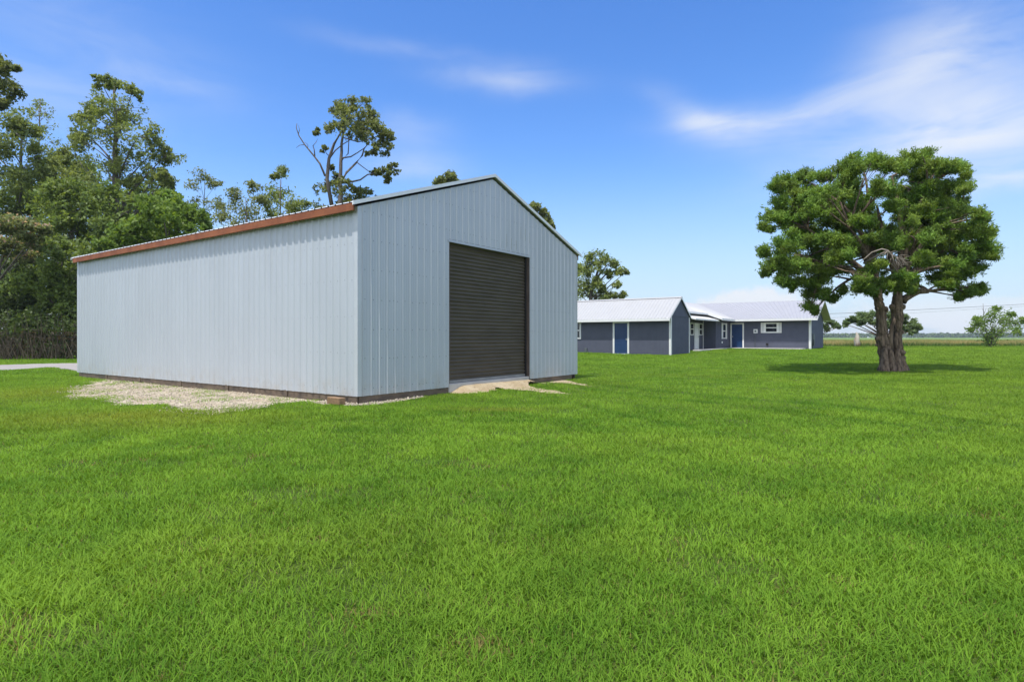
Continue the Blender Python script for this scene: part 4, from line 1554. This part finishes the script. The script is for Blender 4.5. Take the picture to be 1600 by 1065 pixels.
def tuft_cloud(blobs, ncl, nlf):
    """cedar pads: tufts of sprays point out of each clump and upward"""
    pts, tin, ax = [], [], []
    for (x, y, z, r) in blobs:
        n = int(ncl * (r / 0.5) ** 1.6) + 6
        d = RNG.normal(size=(n, 3))
        d[:, 2] += 0.35
        d /= np.linalg.norm(d, axis=1)[:, None]
        rad = r * (0.20 + 1.0 * RNG.random(n) ** 0.8)
        c = np.array((x, y, z)) + d * rad[:, None] * np.array((1.28, 1.28, 0.66))
        dirn = d + np.array((0, 0, 0.55))
        dirn /= np.linalg.norm(dirn, axis=1)[:, None]
        along_ = RNG.uniform(-0.12, 0.12, (n, nlf, 1))
        l = c[:, None] + dirn[:, None] * along_ + RNG.normal(size=(n, nlf, 3)) * 0.042
        pts.append(l.reshape(-1, 3))
        ax.append(np.repeat(dirn, nlf, axis=0))
        t = tints(n, 'cedar') * RNG.uniform(0.85, 1.15)
        t[:, 0] *= 0.9 + 0.25 * RNG.random()
        tin.append(np.repeat(t, nlf, axis=0))
    return np.concatenate(pts), np.concatenate(tin), np.concatenate(ax)


cpnt, ctin, cax = tuft_cloud(split(blobs, 3, 0.56, 0.70), 70, 24)
v, tt = spray_quads(cpnt, cax, 0.054, ctin * RNG.uniform(0.82, 1.2, (len(cpnt), 1)), 0.30)
quads_obj('crown', v, tt, M['cedar'], cedar)


def tk(X, Y, dd=0.0):
    """point from a spot of the enlarged trunk study"""
    return P(1320 + X / 6.654, 440 + Y / 6.654, CD + dd) - CB


kx = 1 / 6.654 / FPX * CD                    # metres per study pixel
tm = MB()
# two main stems
ls = [(455, 940, 62), (430, 840, 70), (415, 740, 72), (400, 640, 66), (390, 560, 60), (382, 480, 56), (378, 400, 52), (376, 320, 54), (360, 240, 52), (345, 170, 50), (340, 90, 46), (322, 10, 42)]
rs_ = [(560, 940, 66), (560, 840, 66), (545, 740, 62), (545, 650, 56), (550, 560, 46), (555, 480, 44), (545, 400, 58), (540, 320, 62), (542, 250, 68), (550, 190, 54), (552, 120, 48), (560, 40, 44)]
for st in (ls, rs_):
    pts, rad = [], []
    for i in range(len(st) - 1):
        for s in range(3):
            f = s / 3
            X, Y, R = [st[i][q] * (1 - f) + st[i + 1][q] * f for q in range(3)]
            pts.append(tk(X + random.uniform(-4, 4), Y, random.uniform(-.03, .03)))
            rad.append(R * kx * 0.84 * random.uniform(0.94, 1.06))
    pts[0].z = -0.15
    tm.tube(pts, rad, 36, wob=0.05, flute=0.09)
# split strand beside the hollow of the right stem
tm.tube([tk(470, 720), tk(470, 620, -.05), tk(480, 540, -.08), tk(490, 460, -.1), tk(515, 390, -.06), tk(530, 330)], [.15, .12, .085, .07, .08, .1], 10, wob=0.1)
# flutes and root flare
for (X0, X1, Yt, r0_, r1_, dd) in ((380, 430, 700, .20, .10, -.15), (415, 420, 620, .2, .1, -.32), (500, 470, 640, .2, .1, -.3), (560, 545, 640, .22, .1, -.28), (620, 575, 720, .24, .12, -.1),
                                    (650, 590, 800, .16, .1, .05), (375, 400, 780, .17, .1, .1), (520, 500, 700, .24, .14, .25), (450, 430, 700, .22, .12, .3), (590, 570, 700, .2, .12, .25)):
    a_, b_ = tk(X0, 930, dd * 1.5), tk(X1, Yt, dd * 0.5)
    a_.z = -0.12
    b_ = a_.lerp(b_, 0.8)
    tm.tube(bez(a_, b_, 0, 6), [r0_ * 0.95 + (r1_ * 0.75 - r0_ * 0.95) * i / 6 for i in range(7)], 14, wob=0.06, flute=0.08)
# burls
for (X, Y, R, dd) in ((598, 735, 32, -.15), (606, 790, 26, -.08), (600, 262, 30, -.1), (490, 262, 30, -.05), (420, 285, 30, -.08), (432, 300, 20, .0), (335, 590, 22, -.05), (330, 655, 14, 0), (600, 520, 18, 0), (440, 560, 26, -.1)):
    c_ = tk(X, Y, dd)
    r_ = R * kx
    tm.tube([c_ + Vector((0, 0, z * r_)) for z in (-1, -.7, -.25, .25, .7, 1)], [r_ * q for q in (.3, .75, 1, 1, .75, .3)], 10, wob=0.12)
# limbs
limbs = [([(597, 205), (630, 170), (700, 130), (770, 100), (865, 98)], .16, .10), ]
for (pth, ra, rb) in limbs:
    pp = [tk(*p) for p in pth]
    tm.tube(pp, [ra + (rb - ra) * i / (len(pp) - 1) for i in range(len(pp))], 10, wob=0.08)
forkL, forkR = tk(322, 10), tk(560, 40)
r5 = random.Random(9)
big = []
for (src, X, Y, dd, ra) in (('L', 600, 860, 0, .15), ('L', 480, 640, -.6, .15), ('L', 350, 560, .4, .13), ('L', 560, 420, .3, .15), ('L', 700, 300, .5, .14), ('L', 430, 760, -1.0, .12), ('L', 600, 560, -1.6, .13),
                            ('L', 560, 600, 1.8, .13), ('R', 830, 700, 0, .18), ('R', 760, 420, .6, .15), ('R', 950, 330, .2, .15), ('R', 1060, 300, -.5, .14), ('R', 1120, 560, -.8, .14), ('R', 1220, 640, .4, .13),
                            ('R', 1000, 620, -2, .14), ('R', 1000, 560, 2, .14), ('R', 1320, 620, .3, .12), ('R', 1180, 780, -1.2, .12), ('R', 850, 250, .4, .13)):
    s = forkL if src == 'L' else forkR
    e = cz_(X, Y, dd)
    pth = bez(s, e, 0.35, 7, Vector((r5.uniform(-.3, .3), r5.uniform(-.3, .3), 0)))
    tm.tube(pth, [ra * (1 - 0.72 * i / 7) for i in range(8)], 8, cap=False, wob=0.06)
    big.append(pth)
limb_tip = tk(865, 98)
big.append([tk(700, 130), tk(770, 100), limb_tip])
for (x, y, z, r) in blobs[:nb]:
    e = Vector((x, y, z))
    q_ = min((p for pth in big for p in pth[2:]), key=lambda p: (p - e).length + max(0, p.z - e.z) * 0.6)
    pth = bez(q_, e, r5.uniform(-.05, .25), 5, Vector((r5.uniform(-.2, .2), r5.uniform(-.2, .2), 0)))
    tm.tube(pth, [.05, .042, .034, .028, .02, .014], 5, cap=False)
    for k in range(3):
        t2 = e + Vector((r5.uniform(-1, 1), r5.uniform(-1, 1), r5.uniform(-.4, .7))) * r * 0.9
        tm.tube(bez(pth[3], t2, 0.02, 3), [.016, .013, .01, .006], 4, cap=False)
tr_o = tm.build('trunk', M['bark'], cedar)
db = MB()
hub = cz_(825, 690, -3.2)
for pth, ra in (([(825, 690), (790, 680), (730, 700), (690, 735), (660, 760)], .05), ([(825, 690), (850, 715), (890, 735), (950, 745)], .045), ([(822, 690), (800, 720), (785, 770)], .04),
                ([(850, 715), (860, 750), (845, 790)], .03), ([(880, 730), (905, 770), (910, 800)], .03), ([(900, 735), (950, 780)], .02), ([(840, 700), (870, 690), (900, 700)], .02), ([(826, 690), (820, 740), (840, 770)], .025)):
    pp = [cz_(X, Y, -3.2 + 0.05 * i) for i, (X, Y) in enumerate(pth)]
    db.tube(pp, [ra * 0.62 * (1 - .7 * i / (len(pp) - 1)) for i in range(len(pp))], 6)
db.tube([hub, hub + Vector((0.0, 1.4, -0.25)), forkR + Vector((0, -0.1, 0.5))], [.028, .04, .06], 6)
for i in range(22):
    s = cz_(r5.uniform(840, 930), r5.uniform(710, 780), -3.2)
    db.tube(bez(s, s + Vector((r5.uniform(-.3, .35), r5.uniform(-.2, .2), r5.uniform(-.35, .1))), .05, 3), [.009, .008, .006, .004], 4, cap=False)
db.build('dead_branch', M['dead'], cedar, 'pale bare dead branches hanging in the crown')

# -- smaller plants behind the lawn
tree('cedar_tree', 'low flat-topped cedar with a leaning stem seen behind the double trunk', 'tree', 56, 1388, [(1384, 525), (1374, 517), (1367, 512)],
     [(1325, 501, 6), (1335, 498, 7), (1348, 494, 8), (1360, 491, 8), (1372, 489, 8), (1384, 491, 9), (1396, 494, 9), (1408, 499, 8), (1420, 504, 7), (1430, 510, 6), (1412, 512, 7), (1424, 518, 6), (1345, 503, 6), (1360, 502, 7), (1375, 503, 7), (1322, 507, 4), (1437, 512, 3), (1400, 508, 8), (1390, 505, 8)],
     'blue', 0.13, 20, 16, 0.22, flat=0.6, depth=1.0, bark='bark')
tree('cedar_tree', 'small flat cedar crown showing past the gable end of the house', 'tree', 74, 1268, [(1268, 530), (1272, 518), (1280, 510)],
     [(1284, 506, 9), (1296, 506, 7), (1305, 509, 5), (1310, 511, 3), (1290, 512, 6), (1272, 508, 9), (1262, 512, 9)], 'blue', 0.16, 16, 14, 0.2, flat=0.6, depth=0.8, bark='bark')
tree('shrub', 'loose bushy shrub standing alone at the right edge of the lawn', 'shrub', 54, 1549, [(1549, 530), (1550, 515), (1552, 500)],
     [(1525, 508, 9), (1535, 515, 12), (1550, 510, 14), (1562, 502, 13), (1575, 500, 11), (1585, 508, 9), (1595, 500, 6), (1570, 515, 12), (1556, 492, 9), (1558, 482, 5), (1540, 500, 9), (1520, 515, 6), (1590, 518, 6), (1528, 498, 5), (1552, 525, 12), (1580, 490, 5), (1545, 532, 8)],
     'bright', 0.11, 12, 12, 0.07, spread=0.30, depth=0.9,
     extra_branches=[([(1546, 540, 0), (1540, 515, 0), (1537, 490, 0), (1536, 474, 0)], .05, .012), ([(1537, 492, 0), (1541, 481, 0)], .015, .008), ([(1538, 488, 0), (1534, 481, 0)], .015, .008),
                     ([(1552, 540, 0), (1566, 515, 0), (1580, 500, 0)], .05, .015), ([(1548, 540, 0), (1535, 522, 0), (1526, 508, 0)], .04, .015)])
sg = MB()
sb = P(1339, 538, 61)
sgx, sgz = sb.x, float(hz(sb.x, 61))
hh = (538 - 516) / FPX * 61
pts = [Vector((0, 0, -.1)), Vector((0.02, 0, .35)), Vector((-.03, 0, .7)), Vector((.04, 0, 1.0)), Vector((-.02, 0, 1.25)), Vector((-.06, 0, hh))]
sg.tube(pts, [.30, .26, .24, .20, .10, .05], 9, wob=0.15)
sg.tube([Vector((.05, 0, .9)), Vector((.12, 0, 1.15)), Vector((.1, 0, 1.3))], [.1, .07, .03], 7, wob=0.15)
o = sg.build('tree_snag', M['snag'])
o.location = (sgx, 61, sgz)
tag(o, 'bleached broken tree stump at the edge of the dry weeds', 'stump')

# ------------------------------------------------------------------ field beyond the lawn and the far wood
fx = np.array([6.0, 30, 60, 120, 300, 900, 1500, 2080])
fy = np.array([61.0, 64, 80, 100, 160, 300, 700, 1130])
FX, FY = np.meshgrid(fx, fy)
FZ = hz(FX, FY) + 0.012
V = np.stack([FX.ravel(), FY.ravel(), FZ.ravel()], 1)
i, j = np.meshgrid(np.arange(len(fx) - 1), np.arange(len(fy) - 1))
a = (j * len(fx) + i).ravel()
L = np.stack([a, a + 1, a + len(fx) + 1, a + len(fx)], 1).ravel()
tag(np_mesh('field', V, L, np.arange(len(a)) * 4, np.full(len(a), 4), M['field']), kind='structure')
# far wood on the horizon
n = 26000
x = RNG.uniform(-900, 1900, n)
y = RNG.uniform(900, 1010, n)
hgt = 4.2 + 4.0 * fnoise(x, y * 0, 0.012, 91, 5) + 2.0 * fnoise(x, y * 0, 0.06, 92, 3)
z = hgt * RNG.random(n) ** 0.7
c = np.stack([x, y, z], 1)
v, tt = leaf_quads(c, 2.3, tints(n, 'dark'), 0.7, 0.3)
tag(quads_obj('far_woods', v, tt, M['far']), 'dark line of distant woods along the horizon', 'woods', kind='stuff')


# ------------------------------------------------------------------ grass
def blades(x, y, h, w, col, lean, two, m=None):
    """returns verts, tris, tints;  two = with a bend in the middle"""
    n = len(x)
    z = hz(x, y)
    an = RNG.uniform(0, 2 * pi, n)
    fx_, fy_ = np.cos(an), np.sin(an)
    wa = an + RNG.uniform(0.6, 2.5, n)
    wx, wy = np.cos(wa) * w / 2, np.sin(wa) * w / 2
    lx, ly = fx_ * lean * h, fy_ * lean * h
    b0 = np.stack([x - wx, y - wy, z - 0.004], 1)
    b1 = np.stack([x + wx, y + wy, z - 0.004], 1)
    tip = np.stack([x + lx, y + ly, z + h], 1)
    if two:
        mx_, my_ = x + lx * 0.32, y + ly * 0.32
        m0 = np.stack([mx_ - wx * .85, my_ - wy * .85, z + h * 0.62], 1)
        m1 = np.stack([mx_ + wx * .85, my_ + wy * .85, z + h * 0.62], 1)
        V = np.stack([b0, b1, m1, m0, tip], 1).reshape(-1, 3)
        o = (np.arange(n) * 5)[:, None]
        loops = np.concatenate([o + np.array([0, 1, 2, 3]), o + np.array([3, 2, 4])], 1).ravel()
        starts = (np.arange(n)[:, None] * 7 + np.array([0, 4])).ravel()
        totals = np.tile([4, 3], n)
        T = np.repeat(col, 5, axis=0)
    else:
        V = np.stack([b0, b1, tip], 1).reshape(-1, 3)
        loops = np.arange(n * 3)
        starts = np.arange(n) * 3
        totals = np.full(n, 3)
        T = np.repeat(col, 3, axis=0)
    return V, loops, starts, totals, T


def lawn_col(x, y):
    n = len(x)
    a = np.array((0.078, 0.188, 0.014))
    b = np.array((0.230, 0.390, 0.037))
    t = 0.55 * RNG.random(n) + 0.65 * (fnoise(x, y, 0.45, 31) - 0.5) + 0.9 * (fnoise(x, y, 1.9, 32, 3) - 0.5) + 0.26
    for (p, q_, wd) in ((G(905, 606), G(1330, 660), .22), (G(930, 600), G(1600, 668), .25), (G(900, 628), G(1180, 690), .2)):
        p, q_ = np.array(p), np.array(q_)
        dv_ = (q_ - p) / np.linalg.norm(q_ - p)
        al = (x - p[0]) * dv_[0] + (y - p[1]) * dv_[1]
        ac = (x - p[0]) * -dv_[1] + (y - p[1]) * dv_[0] + 0.25 * np.sin(al * 0.7)
        t = t - 0.38 * np.exp(-(ac / wd) ** 2) * (al > 0) * (al < np.linalg.norm(q_ - p) * 1.1)
    t = np.clip(t, 0, 1)[:, None]
    c = a + (b - a) * t
    yel = np.clip((fnoise(x, y, 0.30, 55) - 0.56) * 4, 0, 1) * 0.22
    # sun-scorched turf in front of the gravel and by the sand track
    gx0, gy0 = G(190, 655)
    yel = np.maximum(yel, 0.75 * np.exp(-(((x - gx0) / 2.6) ** 2 + ((y - gy0) / 1.3) ** 2)) * (0.4 + fnoise(x, y, 0.8, 7)))
    gx0, gy0 = G(60, 615)
    yel = np.maximum(yel, 0.65 * np.exp(-(((x - gx0) / 3.0) ** 2 + ((y - gy0) / 2.5) ** 2)) * (0.3 + fnoise(x, y, 0.8, 8)))
    gx0, gy0 = G(775, 641)
    yel = np.maximum(yel, 0.75 * np.exp(-(((x - gx0) / 0.9) ** 2 + ((y - gy0) / 0.35) ** 2)))
    yel = np.maximum(yel, 0.16 * sstep((x - 0.5 * y - 0.5) / 3))
    c = c + (np.array((0.27, 0.28, 0.035)) - c) * (yel * RNG.uniform(0.5, 1, n))[:, None]
    dry = RNG.random(n) < 0.03 + 0.13 * np.clip((fnoise(x, y, 2.4, 61) - 0.59) * 8, 0, 1) * np.clip(6 / y, 0, 1)
    rs = np.random.default_rng(77)
    for _ in range(24):                      # little worn spots with dead thatch
        sy = rs.uniform(2.2, 7.5)
        sx = rs.uniform(-0.9, 0.9) * sy
        sr_ = rs.uniform(0.04, 0.11)
        dry |= (RNG.random(n) < 0.6 * np.exp(-(((x - sx) / sr_ / 1.5) ** 2 + ((y - sy) / sr_) ** 2)))
    c[dry] = np.array((0.25, 0.215, 0.07)) * RNG.uniform(0.6, 1.2, (dry.sum(), 1))
    return c * RNG.uniform(0.85, 1.15, (n, 1))


def lawn_zone(name, y0, y1, dens, two, hmul, w0):
    nmax = dens(y0)
    area = 1.12 * (y1 * y1 - y0 * y0) + 6.0 * (y1 - y0)
    n = int(area * nmax)
    # rows get blades in proportion to their width
    A_ = RNG.random(n) * (1.12 * (y1 * y1 - y0 * y0) + 6.0 * (y1 - y0)) + 1.12 * y0 * y0 + 6.0 * y0
    y = (-6.0 + np.sqrt(36.0 + 4 * 1.12 * A_)) / (2 * 1.12)
    x = RNG.uniform(-1, 1, n) * (1.12 * y + 3.0)
    keep = RNG.random(n) < dens(y) / nmax
    thin = fnoise(x, y, 1.6, 40)
    keep &= RNG.random(n) < np.clip(0.55 + (thin - 0.28) * 4, 0.40, 1)
    for poly in (BARN_FOOT, SHED_FOOT, HOUSE_FOOT):
        keep &= ~inpoly(x, y, poly)
    g = warped(x, y, GRAVEL, 0.55, 0.9, 3) & warped(x, y, GRAVEL, 0.8, 2.6, 33) & warped(x, y, GRAVEL, 0.5, 6.0, 36)
    keep &= ~g | ((fnoise(x, y, 1.5, 77) > 0.54) & (RNG.random(n) < 0.5)) | (RNG.random(n) < 0.03)
    keep &= ~warped(x, y, GRAVEL2, 0.18, 1.5, 5) | (RNG.random(n) < 0.06)
    keep &= ~(warped(x, y, SAND, 0.16, 1.6, 9) & warped(x, y, SAND, 0.30, 4.0, 39)) | (RNG.random(n) < 0.05) | ((fnoise(x, y, 2.5, 78) > 0.56) & (RNG.random(n) < 0.6))
    keep &= ~inpoly(x, y, DRIVE)
    # hidden ground behind the barn
    d = np.stack([x - C0[0], y - C0[1]], -1)
    keep &= ~((d @ E1 > BW + 3) & (d @ E2 > 3) & (x < 3) & (y < 45))
    x, y = x[keep], y[keep]
    n = len(x)
    clump = fnoise(x, y, 2.2, 12)
    h = hmul * (0.55 + 0.9 * clump) * RNG.uniform(0.6, 1.25, n)
    w = w0 * (1 + y / 4.5) * RNG.uniform(0.7, 1.3, n)
    lean = RNG.uniform(0.3, 1.7, n)
    col = lawn_col(x, y)
    h = np.where(col[:, 0] > col[:, 1] * 0.85, h * 0.55, h)
    return blades(x, y, h, w, col, lean, two)


def join(parts):
    V, L, Sx, T, C = [], [], [], [], []
    vo = lo = 0
    for (v, l, s, t, c) in parts:
        V.append(v)
        L.append(l + vo)
        Sx.append(s + lo)
        T.append(t)
        C.append(c)
        vo += len(v)
        lo += len(l)
    return tuple(np.concatenate(q) for q in (V, L, Sx, T, C))


dn = lambda y: 7200 * np.minimum(1, (3.2 / y) ** 1.35)
parts = [lawn_zone('a', 1.2, 5, dn, True, 0.050, 0.0034), lawn_zone('b', 5, 11, dn, True, 0.050, 0.0031), lawn_zone('c', 11, 26, dn, False, 0.052, 0.0032), lawn_zone('d', 26, 61.5, dn, False, 0.060, 0.0034)]
V, L, Sx, T, Cc = join(parts)
tag(np_mesh('lawn_grass', V, L, Sx, T, M['blade'], tint=Cc), 'short bright green lawn grass covering the whole yard', 'grass', kind='stuff')

# dry weeds at the edge of the field
n = 150000
x = RNG.uniform(20, 110, n)
y = 61.3 + 75 * RNG.random(n) ** 1.6
h = (0.10 + 0.75 * fnoise(x, y, 0.35, 23)) * RNG.uniform(0.6, 1.2, n)
edge = y < 61.6 + 1.6 * fnoise(x, y * 0, 0.4, 24)
tan = np.array((0.40, 0.31, 0.14))
grn = np.array((0.10, 0.17, 0.03))
mixf = np.clip((fnoise(x, y, 0.12, 29) - 0.42) * 4 + (x - 55) / 70, 0, 0.85)[:, None]
c = tan + (grn - tan) * mixf
c[edge] = np.array((0.06, 0.13, 0.02))
c = c * RNG.uniform(0.7, 1.25, (n, 1))
v, l, s, t, cc = blades(x, y, h, RNG.uniform(0.02, 0.045, n), c, RNG.uniform(0.2, 1.3, n), False)
tag(np_mesh('dry_weeds', v, l, s, t, M['blade'], tint=cc), 'strip of tan and green weeds between lawn and far field', 'weeds', kind='stuff')

# ------------------------------------------------------------------ wires
def wire(name, p0, p1, sag, r, label, cat):
    p0, p1 = Vector(p0), Vector(p1)
    w = MB()
    pts = []
    for i in range(17):
        f = i / 16
        p = p0.lerp(p1, f)
        p.z -= sag * 4 * f * (1 - f)
        pts.append(p - p0)
    w.tube(pts, r, 5)
    o = w.build(name, M['wire'])
    o.location = p0
    return tag(o, label, cat)


wire('power_line', P(1286, 490.5, 56), P(1680, 470.5, 62), 0.05, 0.016, 'upper thin dark wire running from the house across the sky on the right', 'power line')
wire('power_line', P(1290, 497, 57), P(1680, 473.5, 63), 0.0, 0.007, 'lower fainter wire running just below the dark one on the right', 'power line')
up = MB()
pb = P(1690, 540, 62)
up.tube([(0, 0, -0.5), (0, 0, 2), (0, 0, 6)], [.16, .15, .12], 10)
up.box(-0.9, 0.9, -0.06, 0.06, 5.3, 5.42, 0, 0.01)
o = up.build('utility_pole', M['bark2'])
o.location = (pb.x, 62.5, float(hz(pb.x, 62)))
tag(o, 'wooden utility pole carrying the wires past the right edge', 'utility pole')

# ------------------------------------------------------------------ summer haze
hm = bpy.data.materials.new('haze')
hm.use_nodes = True
hm.node_tree.nodes.clear()
hq = NT(hm.node_tree)
ho = hq.n('ShaderNodeOutputMaterial')
hv = hq.n('ShaderNodeVolumePrincipled')
hv.inputs['Color'].default_value = (0.80, 0.88, 1.0, 1)
hv.inputs['Density'].default_value = 0.00022
hq.put(ho.inputs['Volume'], hv.outputs[0])
hz_ = MB()
hz_.box(-1100, 2100, -70, 1150, -1.5, 30)
tag(hz_.build('haze', hm), 'faint blue summer haze over the far field', 'haze', kind='stuff')
